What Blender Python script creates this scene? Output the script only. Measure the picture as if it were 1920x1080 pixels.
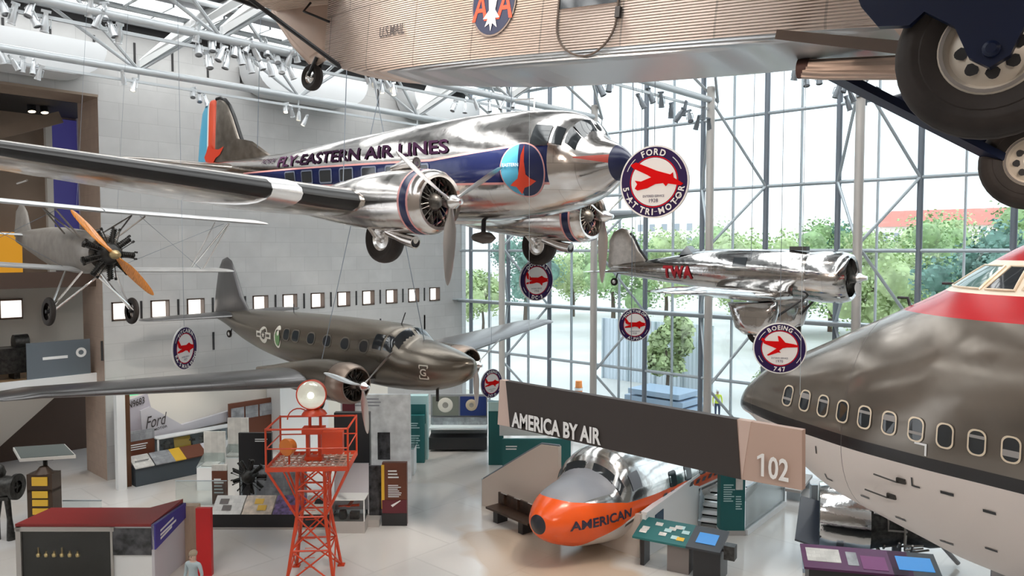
import bpy, bmesh, math, random
import numpy as np
from mathutils import Vector, Matrix
random.seed(11)
for _o in list(bpy.data.objects): bpy.data.objects.remove(_o)
SC = bpy.context.scene
PI = math.pi
# ------------------------------------------------------------------ camera
EYE = Vector((0, 0, 9.4)); FPX = 1446.0
AZ, TILT = math.radians(42.8), math.radians(2.77)
FW = Vector((math.cos(AZ)*math.cos(TILT), math.sin(AZ)*math.cos(TILT), -math.sin(TILT)))
RT = Vector((math.sin(AZ), -math.cos(AZ), 0)); UP = RT.cross(FW)
cam = bpy.data.cameras.new('camera'); cam.sensor_width = 36; cam.lens = 36*FPX/1920
cam.clip_start = .1; cam.clip_end = 600
cam_o = bpy.data.objects.new('camera', cam); SC.collection.objects.link(cam_o)
cam_o.matrix_world = Matrix(((RT.x, UP.x, -FW.x, EYE.x), (RT.y, UP.y, -FW.y, EYE.y), (RT.z, UP.z, -FW.z, EYE.z), (0, 0, 0, 1)))
SC.camera = cam_o
# ------------------------------------------------------------------ world, lights, exposure
SC.view_settings.view_transform = 'Standard'; SC.view_settings.look = 'None'
SC.view_settings.exposure = 0.0; SC.view_settings.gamma = 1.0
W = bpy.data.worlds.new('sky'); SC.world = W; W.use_nodes = True
_nt = W.node_tree; _bg = _nt.nodes['Background']
_tc = _nt.nodes.new('ShaderNodeTexCoord'); _sx = _nt.nodes.new('ShaderNodeSeparateXYZ')
_rp = _nt.nodes.new('ShaderNodeValToRGB')
_rp.color_ramp.elements[0].position = .0; _rp.color_ramp.elements[0].color = (.70, .72, .74, 1)
_rp.color_ramp.elements[1].position = .6; _rp.color_ramp.elements[1].color = (.83, .92, 1, 1)
_nt.links.new(_tc.outputs['Generated'], _sx.inputs[0]); _nt.links.new(_sx.outputs['Z'], _rp.inputs[0])
_nt.links.new(_rp.outputs[0], _bg.inputs[0]); _bg.inputs[1].default_value = 2.4
def area(name, loc, size, power, color=(1, 1, 1), aim=(0, 0, -1), spread=PI):
    l = bpy.data.lights.new(name, 'AREA'); l.shape = 'RECTANGLE'; l.size, l.size_y = size; l.energy = power; l.color = color; l.spread = spread
    o = bpy.data.objects.new(name, l); SC.collection.objects.link(o); o.location = loc
    o.rotation_euler = Vector(aim).to_track_quat('-Z', 'Y').to_euler(); return o
def spot(name, loc, aim, power, color=(1, .86, .68), angle=50, radius=.12, blend=.8):
    l = bpy.data.lights.new(name, 'SPOT'); l.energy = power; l.color = color; l.spot_size = math.radians(angle); l.spot_blend = blend; l.shadow_soft_size = radius
    o = bpy.data.objects.new(name, l); SC.collection.objects.link(o); o.location = loc
    o.rotation_euler = (Vector(aim)-Vector(loc)).to_track_quat('-Z', 'Y').to_euler(); return o
# daylight coming in through the long roof lights above the trusses
for _i, _y in enumerate((30.8, 24.95, 18.95, 12.95, 6.95, .95)):
    area('roof_daylight_and_fill', (11, _y, 19.05), (40, 2.7), 1300, (1, .985, .95))
# the hall's own warm lamps up on the trusses; added fill lights marked below
spot('warm_lamps_and_fill', (16, 7, 16.5), (17.0, 16.0, 0), 2600, angle=44)
spot('warm_lamps_and_fill', (4, 6, 15.5), (12, 9, 11.0), 1300, angle=60)
spot('warm_lamps_and_fill', (6, -6, 15.5), (13, 14, 8.0), 2600, angle=50, color=(1, .8, .62))
spot('warm_lamps_and_fill', (1, 3, 16.5), (9, -3, 10.0), 900, angle=75, color=(1, .8, .66))
spot('warm_lamps_and_fill', (2, 12, 16), (14, 27, 3.0), 1800, angle=60, color=(1, .93, .84))
spot('warm_lamps_and_fill', (8, -2, 17), (20, 7.0, 4.0), 1800, angle=50, color=(1, .86, .74))
spot('warm_lamps_and_fill', (-5, 9, 13.5), (9, 6.4, 12.4), 6500, angle=34, color=(1, .84, .72), radius=.3)  # added fill spot behind the camera, brightens the corrugated airliner
area('roof_daylight_and_fill', (-5, 4, 18.4), (6, 22), 900, (.97, .98, 1))  # added general fill behind the camera, standing in for daylight of unseen bays
for _p, _a, _e in (((12, 20, 15.2), (14, 29, 1.5), 2600), ((8, 15, 15.2), (13, 23, 1), 2600), ((18, 15.9, 15.2), (19, 22, .5), 2400), ((15, 9.9, 15.2), (17, 14, 0), 1800), ((20, 9.9, 15.2), (22, 12, 0), 1800), ((12, 9.9, 15.2), (8, 23, 1), 1500), ((24, 21.9, 15.2), (24.5, 27, 1), 2600), ((11, 9.95, 15), (18.5, 25, 2), 5500)):
    spot('exhibit_lamps_and_fill', _p, _a, _e, angle=58, color=(1, .92, .82), radius=.25)
spot('warm_lamps_and_fill', (1, -7, 14), (15, 3.5, 4.5), 3800, angle=52, color=(1, .88, .78), radius=.25)  # added fill spot on the camera side, lifts the jumbo nose's pale lower half
spot('exhibit_lamps_and_fill', (16.2, 20.8, 4.8), (18.6, 24.6, 1.8), 420, angle=80, color=(1, .96, .9), radius=.2)  # added low fill spot, there only to brighten the white picture panel
SC.cycles.max_bounces = 8; SC.cycles.glossy_bounces = 4; SC.cycles.transmission_bounces = 6; SC.cycles.transparent_max_bounces = 12
SC.cycles.sample_clamp_indirect = 6.0; SC.cycles.caustics_reflective = False; SC.cycles.caustics_refractive = False
SC.cycles.use_denoising = True

# ------------------------------------------------------------------ pixel rays -> points on real planes
def _ray(px, py): return FW + RT*((px-960)/FPX) + UP*((540-py)/FPX)
def at(px, py, Z): return EYE + _ray(px, py)*Z
def atz(px, py, z):
    d = _ray(px, py); return EYE + d*((z-EYE.z)/d.z)
def atx(px, py, x):
    d = _ray(px, py); return EYE + d*(x/d.x)
def aty(px, py, y):
    d = _ray(px, py); return EYE + d*(y/d.y)

# ------------------------------------------------------------------ shader helper
class Ex:
    def __init__(s, nt, out): s.nt, s.o = nt, out
    def _m(s, op, *a, clamp=False):
        n = s.nt.nodes.new('ShaderNodeMath'); n.operation = op; n.use_clamp = clamp
        for i, v in enumerate((s,)+a):
            if isinstance(v, Ex): s.nt.links.new(v.o, n.inputs[i])
            else: n.inputs[i].default_value = v
        return Ex(s.nt, n.outputs[0])
    def __add__(s, b): return s._m('ADD', b)
    __radd__ = __add__
    def __sub__(s, b): return s._m('SUBTRACT', b)
    def __mul__(s, b): return s._m('MULTIPLY', b)
    __rmul__ = __mul__
    def __neg__(s): return s._m('MULTIPLY', -1.0)
    def __lt__(s, b): return s._m('LESS_THAN', b)
    def __gt__(s, b): return s._m('GREATER_THAN', b)
    def __and__(s, b): return s._m('MULTIPLY', b)
    def __or__(s, b): return s._m('MAXIMUM', b)
    def inv(s): return (s*-1.0)+1.0
    def abs(s): return s._m('ABSOLUTE')
    def sin(s): return s._m('SINE')
    def mod(s, b): return s._m('FLOORED_MODULO', b)
    def rng(s, a, b, c, d):
        n = s.nt.nodes.new('ShaderNodeMapRange'); s.nt.links.new(s.o, n.inputs[0])
        for i, v in enumerate((a, b, c, d)): n.inputs[i+1].default_value = v
        return Ex(s.nt, n.outputs[0])
def c4(c): return (c[0], c[1], c[2], 1)
_mats = {}
def mat(name, color, metal=0.0, rough=.5, bump=0, bscale=20, var=0, vscale=6, emit=None, estr=0, layers=(), rvar=0, coat=0, spec=.5, panel=None, wave=None, stretch=(1, 1, 1)):
    """one principled material; layers = [(mask(x,y,z,noise)->Ex, colour, metal, rough)] in object coordinates"""
    if name in _mats: return _mats[name]
    m = bpy.data.materials.new(name); m.use_nodes = True; nt = m.node_tree; b = nt.nodes['Principled BSDF']
    tc = nt.nodes.new('ShaderNodeTexCoord'); sp = nt.nodes.new('ShaderNodeSeparateXYZ'); nt.links.new(tc.outputs['Object'], sp.inputs[0])
    x, y, z = (Ex(nt, sp.outputs[i]) for i in range(3))
    def noise(scale, detail=3, st=stretch):
        mp = nt.nodes.new('ShaderNodeMapping'); mp.inputs['Scale'].default_value = st; nt.links.new(tc.outputs['Object'], mp.inputs[0])
        n = nt.nodes.new('ShaderNodeTexNoise'); n.inputs['Scale'].default_value = scale; n.inputs['Detail'].default_value = detail
        nt.links.new(mp.outputs[0], n.inputs['Vector']); return Ex(nt, n.outputs['Fac'])
    def mixc(a, bcol, f):
        n = nt.nodes.new('ShaderNodeMix'); n.data_type = 'RGBA'
        nt.links.new(f.o, n.inputs[0])
        for k, v in ((6, a), (7, bcol)):
            if isinstance(v, tuple): n.inputs[k].default_value = c4(v)
            else: nt.links.new(v, n.inputs[k])
        return n.outputs[2]
    col = tuple(color); met, ro = metal, rough
    def num(v): return v
    if var:
        f = noise(vscale).rng(.3, .7, 0, 1)
        col = mixc(tuple(min(1, c*(1-var)) for c in color), tuple(min(1, c*(1+var)) for c in color), f)
    if panel:   # (width, height, depth factor, axes) seams between sheets or stones
        pw, ph, dk, ax = panel
        mp = nt.nodes.new('ShaderNodeCombineXYZ')
        idx = {'x': 0, 'y': 1, 'z': 2}
        nt.links.new(sp.outputs[idx[ax[0]]], mp.inputs[0]); nt.links.new(sp.outputs[idx[ax[1]]], mp.inputs[1])
        br = nt.nodes.new('ShaderNodeTexBrick'); nt.links.new(mp.outputs[0], br.inputs['Vector'])
        br.inputs['Scale'].default_value = 1; br.inputs['Brick Width'].default_value = pw; br.inputs['Row Height'].default_value = ph
        br.inputs['Mortar Size'].default_value = min(pw, ph)*.012; br.inputs['Mortar Smooth'].default_value = .1
        br.inputs['Color1'].default_value = (.2, .2, .2, 1); br.inputs['Color2'].default_value = (.8, .8, .8, 1)
        seam = Ex(nt, br.outputs['Fac']); tone = nt.nodes.new('ShaderNodeSeparateColor'); nt.links.new(br.outputs['Color'], tone.inputs[0])
        tn = Ex(nt, tone.outputs[0])
        base = col
        col = mixc(base, tuple(c*(1-dk*.45) for c in color), tn.rng(.2, .8, 0, .7))
        col = mixc(col, tuple(c*(1-dk) for c in color), seam)
    rex = None
    if rvar:
        rex = noise(vscale*1.7, 4).rng(.3, .7, max(.02, rough-rvar), rough+rvar)
    mex = None
    for L in layers:
        mk = L[0](x, y, z, noise); col = mixc(col, tuple(L[1]), mk)
        m0 = mex if mex is not None else metal
        def lerp(a, bb, f):
            if isinstance(a, Ex): return a*f.inv() + f*bb
            return f*(bb-a)+a
        mex = lerp(m0, L[2], mk); rex = lerp(rex if rex is not None else rough, L[3], mk)
    if isinstance(col, tuple): b.inputs['Base Color'].default_value = c4(col)
    else: nt.links.new(col, b.inputs['Base Color'])
    b.inputs['Metallic'].default_value = metal; b.inputs['Roughness'].default_value = rough; b.inputs['Specular IOR Level'].default_value = spec
    if rex is not None: nt.links.new(rex.o, b.inputs['Roughness'])
    if mex is not None: nt.links.new(mex.o, b.inputs['Metallic'])
    if coat: b.inputs['Coat Weight'].default_value = coat; b.inputs['Coat Roughness'].default_value = .06
    h = None
    if bump: h = noise(bscale, 4)*bump
    if wave:     # (axis, period, strength): pressed corrugation
        ax = {'x': x, 'y': y, 'z': z}[wave[0]]; wv = (ax*(2*PI/wave[1])).sin()*wave[2]
        h = wv if h is None else h+wv
    if h is not None:
        bn = nt.nodes.new('ShaderNodeBump'); bn.inputs['Strength'].default_value = 1; bn.inputs['Distance'].default_value = .02
        nt.links.new(h.o, bn.inputs['Height']); nt.links.new(bn.outputs[0], b.inputs['Normal'])
    if emit: b.inputs['Emission Color'].default_value = c4(emit); b.inputs['Emission Strength'].default_value = estr
    m.diffuse_color = c4(color); _mats[name] = m; return m
def glass(name, tint=(1, 1, 1), refl=.1, rough=.02):
    if name in _mats: return _mats[name]
    m = bpy.data.materials.new(name); m.use_nodes = True; nt = m.node_tree; nt.nodes.remove(nt.nodes['Principled BSDF'])
    t = nt.nodes.new('ShaderNodeBsdfTransparent'); t.inputs[0].default_value = c4(tint)
    g = nt.nodes.new('ShaderNodeBsdfGlossy'); g.inputs['Roughness'].default_value = rough
    fr = nt.nodes.new('ShaderNodeFresnel'); fr.inputs[0].default_value = 1.3
    mx = nt.nodes.new('ShaderNodeMixShader'); ml = nt.nodes.new('ShaderNodeMath'); ml.operation = 'MULTIPLY_ADD'
    ml.inputs[1].default_value = .8; ml.inputs[2].default_value = refl*.3; nt.links.new(fr.outputs[0], ml.inputs[0])
    nt.links.new(ml.outputs[0], mx.inputs[0]); nt.links.new(t.outputs[0], mx.inputs[1]); nt.links.new(g.outputs[0], mx.inputs[2])
    nt.links.new(mx.outputs[0], nt.nodes['Material Output'].inputs[0]); _mats[name] = m; return m

def frosted(name, c=(.9, .9, .88)):
    if name in _mats: return _mats[name]
    m = bpy.data.materials.new(name); m.use_nodes = True; nt = m.node_tree; nt.nodes.remove(nt.nodes['Principled BSDF'])
    t = nt.nodes.new('ShaderNodeBsdfTransparent'); g = nt.nodes.new('ShaderNodeBsdfTranslucent'); g.inputs[0].default_value = c4(c); mx = nt.nodes.new('ShaderNodeMixShader'); mx.inputs[0].default_value = .5
    nt.links.new(t.outputs[0], mx.inputs[1]); nt.links.new(g.outputs[0], mx.inputs[2]); nt.links.new(mx.outputs[0], nt.nodes['Material Output'].inputs[0]); _mats[name] = m; return m

# ------------------------------------------------------------------ mesh builder
def frame_of(d):
    d = Vector(d).normalized(); a = Vector((0, 0, 1)) if abs(d.z) < .95 else Vector((1, 0, 0))
    u = a.cross(d).normalized(); return u, d.cross(u), d
class MB:
    def __init__(s): s.v, s.f, s.m = [], [], []
    def add(s, vs, fs, mi=0, M=None):
        k = len(s.v)
        s.v += [tuple(M @ Vector(v)) if M is not None else tuple(v) for v in vs]
        s.f += [tuple(i+k for i in f) for f in fs]; s.m += [mi]*len(fs); return s
    def box(s, c, d, mi=0, rz=0, M=None):
        x, y, z = d[0]/2, d[1]/2, d[2]/2
        vs = [Vector((a, b, e)) for a in (-x, x) for b in (-y, y) for e in (-z, z)]
        T = Matrix.Translation(Vector(c)) @ Matrix.Rotation(rz, 4, 'Z')
        if M is not None: T = M @ T
        return s.add(vs, [(0, 1, 3, 2), (4, 6, 7, 5), (0, 4, 5, 1), (2, 3, 7, 6), (0, 2, 6, 4), (1, 5, 7, 3)], mi, T)
    def bar(s, p, q, w, h=None, mi=0):
        p, q = Vector(p), Vector(q); u, v, d = frame_of(q-p); h = h or w
        vs = [c + u*a*w/2 + v*b*h/2 for c in (p, q) for a, b in ((-1, -1), (1, -1), (1, 1), (-1, 1))]
        return s.add(vs, [(3, 2, 1, 0), (4, 5, 6, 7)]+[(i, (i+1) % 4, (i+1) % 4+4, i+4) for i in range(4)], mi)
    def tube(s, pts, r, n=8, mi=0, closed=False):
        P = [Vector(p) for p in pts]; N = len(P); rr = list(r) if isinstance(r, (list, tuple)) else [r]*N
        rings = []; u = None
        for i in range(N):
            if closed: d = P[(i+1) % N]-P[i-1]
            else: d = P[min(i+1, N-1)]-P[max(i-1, 0)]
            d.normalize()
            if u is None: u = frame_of(d)[0]
            u = (u-d*u.dot(d)).normalized(); w = d.cross(u)
            rings.append([P[i]+(u*math.cos(2*PI*k/n)+w*math.sin(2*PI*k/n))*rr[i] for k in range(n)])
        return s.loft(rings, mi, caps=not closed, loop=closed)
    def loft(s, rings, mi=0, caps=True, loop=False, mif=None, closed=True):
        n = len(rings[0]); k = len(rings); vs = [p for r in rings for p in r]; base = len(s.v)
        s.v += [tuple(p) for p in vs]
        for i in range(k if loop else k-1):
            a, b = i*n, ((i+1) % k)*n
            for j in range(n if closed else n-1):
                jj = (j+1) % n
                s.f.append((base+a+j, base+a+jj, base+b+jj, base+b+j)); s.m.append(mif(i, j) if mif else mi)
        if caps and not loop and closed:
            s.f.append(tuple(base+j for j in reversed(range(n)))); s.m.append(mi)
            s.f.append(tuple(base+(k-1)*n+j for j in range(n))); s.m.append(mi)
        return s
    def lathe(s, prof, o=(0, 0, 0), ax=(0, 0, 1), n=24, mi=0, caps=False, mif=None):
        o = Vector(o); u, v, d = frame_of(ax)
        rings = [[o+d*h+(u*math.cos(2*PI*k/n)+v*math.sin(2*PI*k/n))*max(r, 1e-4) for k in range(n)] for h, r in prof]
        return s.loft(rings, mi, caps, mif=mif)
    def prism(s, poly, t, M=None, mi=0, mi_side=None):
        """2-D outline (counter-clockwise) in local XY, from z=0 to z=t"""
        n = len(poly); vs = [(p[0], p[1], 0) for p in poly]+[(p[0], p[1], t) for p in poly]
        s.add(vs, [tuple(reversed(range(n))), tuple(range(n, 2*n))], mi, M)
        return s.add(vs, [(i, (i+1) % n, (i+1) % n+n, i+n) for i in range(n)], mi if mi_side is None else mi_side, M)
    def quad(s, a, b, c, d, mi=0): return s.add([a, b, c, d], [(0, 1, 2, 3)], mi)
    def ball(s, c, r, n=12, mi=0, sc=(1, 1, 1)):
        c = Vector(c); rings = [[c+Vector((math.cos(2*PI*k/n)*math.sin(t)*r*sc[0], math.sin(2*PI*k/n)*math.sin(t)*r*sc[1], -math.cos(t)*r*sc[2])) for k in range(n)]
                                for t in [max(.02, PI*i/(n//2+1)) for i in range(n//2+2)]]
        return s.loft(rings, mi)
    def build(s, name, mats, parent=None, smooth=40, loc=None):
        me = bpy.data.meshes.new(name); me.from_pydata(s.v, [], s.f)
        for m in (mats if isinstance(mats, (list, tuple)) else [mats]): me.materials.append(m)
        if any(s.m): me.polygons.foreach_set('material_index', s.m)
        if smooth:
            me.polygons.foreach_set('use_smooth', [True]*len(me.polygons)); me.set_sharp_from_angle(angle=math.radians(smooth))
        me.update(); o = bpy.data.objects.new(name, me); SC.collection.objects.link(o)
        if parent is not None: o.parent = parent
        if loc is not None: o.location = loc
        return o
def T3(loc, rx=0, ry=0, rz=0): return Matrix.Translation(Vector(loc)) @ Matrix.Rotation(rz, 4, 'Z') @ Matrix.Rotation(ry, 4, 'Y') @ Matrix.Rotation(rx, 4, 'X')
def basis(o, x, y):
    x = Vector(x).normalized(); y = Vector(y); y = (y-x*y.dot(x)).normalized(); z = x.cross(y)
    return Matrix(((x.x, y.x, z.x, o[0]), (x.y, y.y, z.y, o[1]), (x.z, y.z, z.z, o[2]), (0, 0, 0, 1)))
def tag(o, label, cat, group=None, kind=None):
    o['label'] = label; o['category'] = cat
    if group: o['group'] = group
    if kind: o['kind'] = kind
    return o
def struct(o): o['kind'] = 'structure'; return o
def thing(name, label, cat, loc=(0, 0, 0), rz=0, group=None, M=None):
    o = bpy.data.objects.new(name, None); SC.collection.objects.link(o); o.empty_display_size = .2
    if M is not None: o.matrix_world = M
    else: o.location = loc; o.rotation_euler = (0, 0, rz)
    return tag(o, label, cat, group)
_kids = {}
def dup(root, loc=None, rz=None, label=None, group=None, M=None):
    r = root.copy(); SC.collection.objects.link(r)
    if M is not None: r.matrix_world = M
    else:
        if loc is not None: r.location = loc
        if rz is not None: r.rotation_euler = (0, 0, rz)
    if label: r['label'] = label
    if group: r['group'] = group
    for ch in list(root.children):
        c = ch.copy(); SC.collection.objects.link(c); c.parent = r
        for g in list(ch.children):
            d = g.copy(); SC.collection.objects.link(d); d.parent = c
    return r
_tcache = {}
def text2d(txt, bold=.0, spacing=1.0, shear=0):
    """outline faces of a word, unit cap height, left at 0: (verts2d, faces, width)"""
    key = (txt, bold, spacing, shear)
    if key in _tcache: return _tcache[key]
    cu = bpy.data.curves.new('lettering', 'FONT'); cu.body = txt; cu.size = 1; cu.offset = bold; cu.space_character = spacing; cu.resolution_u = 3; cu.shear = shear
    o = bpy.data.objects.new('lettering', cu); SC.collection.objects.link(o)
    bpy.context.view_layer.update()
    me = bpy.data.meshes.new_from_object(o)
    bm = bmesh.new(); bm.from_mesh(me)
    for q in range(1, 6): bmesh.ops.bisect_plane(bm, geom=bm.verts[:]+bm.edges[:]+bm.faces[:], plane_co=(0, .12*q, 0), plane_no=(0, 1, 0))
    bm.to_mesh(me); bm.free()
    vs = [(v.co.x, v.co.y) for v in me.vertices]; fs = [tuple(p.vertices) for p in me.polygons]
    bpy.data.objects.remove(o); bpy.data.curves.remove(cu); bpy.data.meshes.remove(me)
    x0 = min(v[0] for v in vs); y0 = 0.0; y1 = max(v[1] for v in vs); x1 = max(v[0] for v in vs); s = 1/(y1-y0)
    r = ([((v[0]-x0)*s, v[1]*s) for v in vs], fs, (x1-x0)*s); _tcache[key] = r; return r
def flat_text(mb, txt, M, h, w=None, mi=0, bold=.0, center=False, spacing=1.0):
    vs, fs, wd = text2d(txt, bold, spacing); sx = (w/wd) if w else h
    ox = -wd*sx/2 if center else 0
    mb.add([(v[0]*sx+ox, v[1]*h, 0) for v in vs], fs, mi, M); return wd*sx
def circ(r, n=32, cx=0, cy=0, ry=None): return [(cx+r*math.cos(2*PI*i/n), cy+(ry or r)*math.sin(2*PI*i/n)) for i in range(n)]
# ================================================================== THE SETTING
XG, YW = 31.5, 33.3
stone = mat('wall stone', (.56, .55, .54), 0, .55, panel=(1.55, .7, .24, 'xz'), var=.07, vscale=1.2)
stone_brown = mat('jamb stone', (.40, .30, .24), 0, .55, panel=(1.2, .45, .2, 'yz'), var=.08, vscale=3)
white = mat('white paint', (.82, .83, .83), 0, .5)
cream = mat('cream plaster', (.80, .76, .69), 0, .7)
steel = mat('painted steel', (.47, .53, .57), .25, .38)
steel_dark = mat('dark mullion', (.20, .23, .27), .2, .4)
steel_tan = mat('grey column paint', (.56, .53, .50), .2, .4)
truss_white = mat('truss paint', (.56, .59, .61), .2, .4)
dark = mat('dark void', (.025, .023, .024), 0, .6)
black = mat('black satin', (.02, .02, .022), 0, .35)
pane_lit = mat('lit window pane', (.9, .9, .88), emit=(1, .95, .88), estr=1.6)
frame_brown = mat('bronze frame', (.10, .065, .05), .3, .4)
hallglass = glass('window glass', (.95, .985, .99), .06)
caseglass = glass('case glass', (.93, .97, .97), .12)
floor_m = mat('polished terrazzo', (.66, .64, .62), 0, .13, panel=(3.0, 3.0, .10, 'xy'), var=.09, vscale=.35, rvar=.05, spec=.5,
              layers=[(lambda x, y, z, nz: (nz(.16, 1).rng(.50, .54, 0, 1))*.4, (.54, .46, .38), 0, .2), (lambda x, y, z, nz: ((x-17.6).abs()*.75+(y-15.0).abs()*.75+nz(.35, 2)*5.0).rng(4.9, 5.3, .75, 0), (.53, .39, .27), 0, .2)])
carpet = mat('tan carpet', (.36, .25, .17), 0, .9, bump=.3, bscale=80)
purple = mat('blue lit doorway', (.05, .05, .16), 0, .6, emit=(.06, .05, .25), estr=.35)  # door slab itself glows in place of the blue-lit room behind
tanwall = mat('tan gallery wall', (.33, .25, .19), 0, .7, var=.1, vscale=1)
concrete = mat('pale paving', (.62, .61, .58), 0, .8, var=.12, vscale=.12)

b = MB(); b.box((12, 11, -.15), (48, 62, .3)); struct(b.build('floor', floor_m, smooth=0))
# left wall: stone, with a row of small square windows
WX = [13.87+1.555*i for i in range(-1, 11)]; WX = [x for x in WX if 12.2 < x < 31]
WZ0, WZ1, WWD = 6.52, 7.30, .40
b = MB(); x0, x1 = 11.6, 31.9
def wq(xa, xb, za, zb, y=YW): b.quad((xa, y, za), (xb, y, za), (xb, y, zb), (xa, y, zb))
wq(x0, x1, 0, WZ0); wq(x0, x1, WZ1, 18.25)
b.quad((x0, YW, 18.25), (x1, YW, 18.25), (x1, YW, 20), (x0, YW, 20), 2)
e = [x0]+[v for x in WX for v in (x-WWD, x+WWD)]+[x1]
for i in range(0, len(e), 2): wq(e[i], e[i+1], WZ0, WZ1)
b.quad((x0, YW+2.3, 0), (x0, YW, 0), (x0, YW, 20), (x0, YW+2.3, 20), 1)
b.quad((x0, YW+2.3, 20), (x1, YW+2.3, 20), (x1, YW+2.3, 0), (x0, YW+2.3, 0), 0)
struct(b.build('wall_left', [stone, stone_brown, dark], smooth=0))
for i, x in enumerate(WX):
    b = MB(); f = .34; w = WWD
    for (xa, xb, za, zb) in ((x-w, x-w+.07, WZ0, WZ1), (x+w-.03, x+w, WZ0, WZ1), (x-w, x+w, WZ1-.06, WZ1), (x-w, x+w, WZ0, WZ0+.06)):
        b.box(((xa+xb)/2, YW+f/2-.02, (za+zb)/2), (xb-xa, f, zb-za))
    o = struct(b.build('window_%d' % (i+2), frame_brown, smooth=0))
    p = MB(); p.box((x+.02, YW+f, (WZ0+WZ1)/2), (2*w-.1, .03, WZ1-WZ0-.12)); p.build('pane', pane_lit, o, smooth=0)
k = 0
for zc, hh, xs in ((6.93, .74, [x+.78 for x in WX[:-1]]), (5.35, .8, [WX[0]-.8, WX[2]-.4]+[x+.78 for x in WX[2:-1:2]]+[WX[-2]+.78]), (17.5, .9, [8.4+1.555*2*i*.5 for i in range(0, 15)])):
    for x in xs:
        b = MB(); b.box((x, YW-.012 if x > 11.6 or zc < 15 else 33.28, zc), (.085, .03, hh)); k += 1
        struct(b.build('trim_%d' % k, dark, smooth=0))
# cream lower wall behind the exhibits
b = MB(); b.box((19.2, YW-.06, 1.75), (13.4, .12, 3.5)); struct(b.build('wall_lower', cream, smooth=0))
# above the gallery opening
b = MB(); b.box((3.3, YW+1.15, 16.95), (16.6, 2.3, 2.7), 0); b.box((3.3, YW+1.15, 19.15), (16.6, 2.3, 1.7), 2); b.box((3.3, YW+.9, 15.57), (16.6, 1.9, .1), 1)
struct(b.build('wall_lintel', [stone, tanwall, dark], smooth=0))
# neighbouring gallery seen through the opening
b = MB(); b.box((5.3, 40.2, 7.9), (20.6, .3, 15.9)); struct(b.build('wall_gallery', tanwall, smooth=0))
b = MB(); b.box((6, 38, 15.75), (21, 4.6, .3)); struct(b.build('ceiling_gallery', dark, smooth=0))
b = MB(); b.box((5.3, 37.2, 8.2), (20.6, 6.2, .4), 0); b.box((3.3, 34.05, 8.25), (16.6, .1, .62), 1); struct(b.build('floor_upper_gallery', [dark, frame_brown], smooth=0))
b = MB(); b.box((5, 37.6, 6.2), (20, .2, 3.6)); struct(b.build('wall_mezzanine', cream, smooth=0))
b = MB(); b.box((3.3, 36.0, 4.15), (16.6, 3.4, .28), 0); b.box((8.2, 34.25, 4.0), (6.8, .14, .7), 1); struct(b.build('floor_mezzanine', [mat('warm wood floor', (.36, .22, .11), 0, .4), white], smooth=0))
o = struct(MB().box((9.4, 37.45, 6.95), (.9, .08, .85)).build('window_30', frame_brown, smooth=0))
MB().box((9.42, 37.39, 6.95), (.74, .05, .7)).build('pane', pane_lit, o, smooth=0)
b = MB(); b.box((12.4, 40.0, 12.0), (1.1, .12, 7.0)); o = struct(b.build('door_1', purple, smooth=0))
MB().box((11.72, 39.9, 12.0), (.26, .3, 7.2)).box((13.08, 39.9, 12.0), (.26, .3, 7.2)).build('door_frame', cream, o, smooth=0)
struct(MB().bar((4.5, 37.5, 12.4), (11.5, 37.5, 15.2), .35, .5).build('ceiling_beam', tanwall, smooth=0))
# sloped white soffits under the mezzanine
b = MB(); b.add([(3, 34.5, 3.9), (10.6, 34.5, 3.9), (9.0, 38.2, 1.0), (3, 38.2, 1.0), (3, 34.8, 4.05), (10.6, 34.8, 4.05), (9.2, 38.5, 1.1), (3, 38.5, 1.1)],
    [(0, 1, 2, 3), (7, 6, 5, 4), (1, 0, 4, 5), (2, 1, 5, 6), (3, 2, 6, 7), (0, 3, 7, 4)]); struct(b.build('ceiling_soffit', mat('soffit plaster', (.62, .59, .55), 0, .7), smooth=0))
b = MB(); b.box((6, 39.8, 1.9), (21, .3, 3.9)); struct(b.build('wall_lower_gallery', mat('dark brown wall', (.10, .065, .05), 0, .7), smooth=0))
# roof with long roof lights
b = MB(); ys = [30.8, 24.95, 18.95, 12.95, 6.95, .95]; edges = [36.0]
for y in ys: edges += [y+1.4, y-1.4]
edges.append(-20)
for i in range(0, len(edges), 2): b.box((11, (edges[i]+edges[i+1])/2, 18.8), (43, edges[i]-edges[i+1], .3))
struct(b.build('ceiling', mat('ceiling paint', (.26, .26, .27), 0, .7), smooth=0))
for i, y in enumerate(ys):
    b = MB(); b.quad((-10, y-1.4, 18.72), (32, y-1.4, 18.72), (32, y+1.4, 18.72), (-10, y+1.4, 18.72)); o = struct(b.build('window_%d' % (40+i), frosted('frosted roof light'), smooth=0))
    q = MB()
    for x in range(-9, 32, 2): q.box((x, y, 18.62), (.08, 2.8, .14))
    q.build('glazing_bars', truss_white, o, smooth=0)
# scalloped white coves in front of the stone wall
cove = mat('white cove', (.70, .71, .72), 0, .6)
def covepanel(xa, xb, zl, r, ra, rb, y, nm):
    zt = zl+1.3
    pts = [(xa, zt), (xa, zl+(r if ra else 0))]
    if ra: pts += [(xa+r-r*math.cos(t), zl+r-r*math.sin(t)) for t in np.linspace(0, PI/2, 8)]
    if rb: pts += [(xb-r+r*math.sin(t), zl+r-r*math.cos(t)) for t in np.linspace(0, PI/2, 8)]
    else: pts.append((xb, zl))
    pts.append((xb, zt)); M = basis((0, y, 0), (1, 0, 0), (0, 0, 1))
    struct(MB().prism(pts, 1.6, M).build(nm, cove))
covepanel(-2, 11.4, 15.95, 1.2, False, True, 33.2, 'trim_80')
covepanel(17.6, 23.6, 16.5, 1.2, True, True, 33.2, 'trim_81'); covepanel(26.6, 31.4, 16.6, 1.2, True, False, 33.2, 'trim_82')
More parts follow.
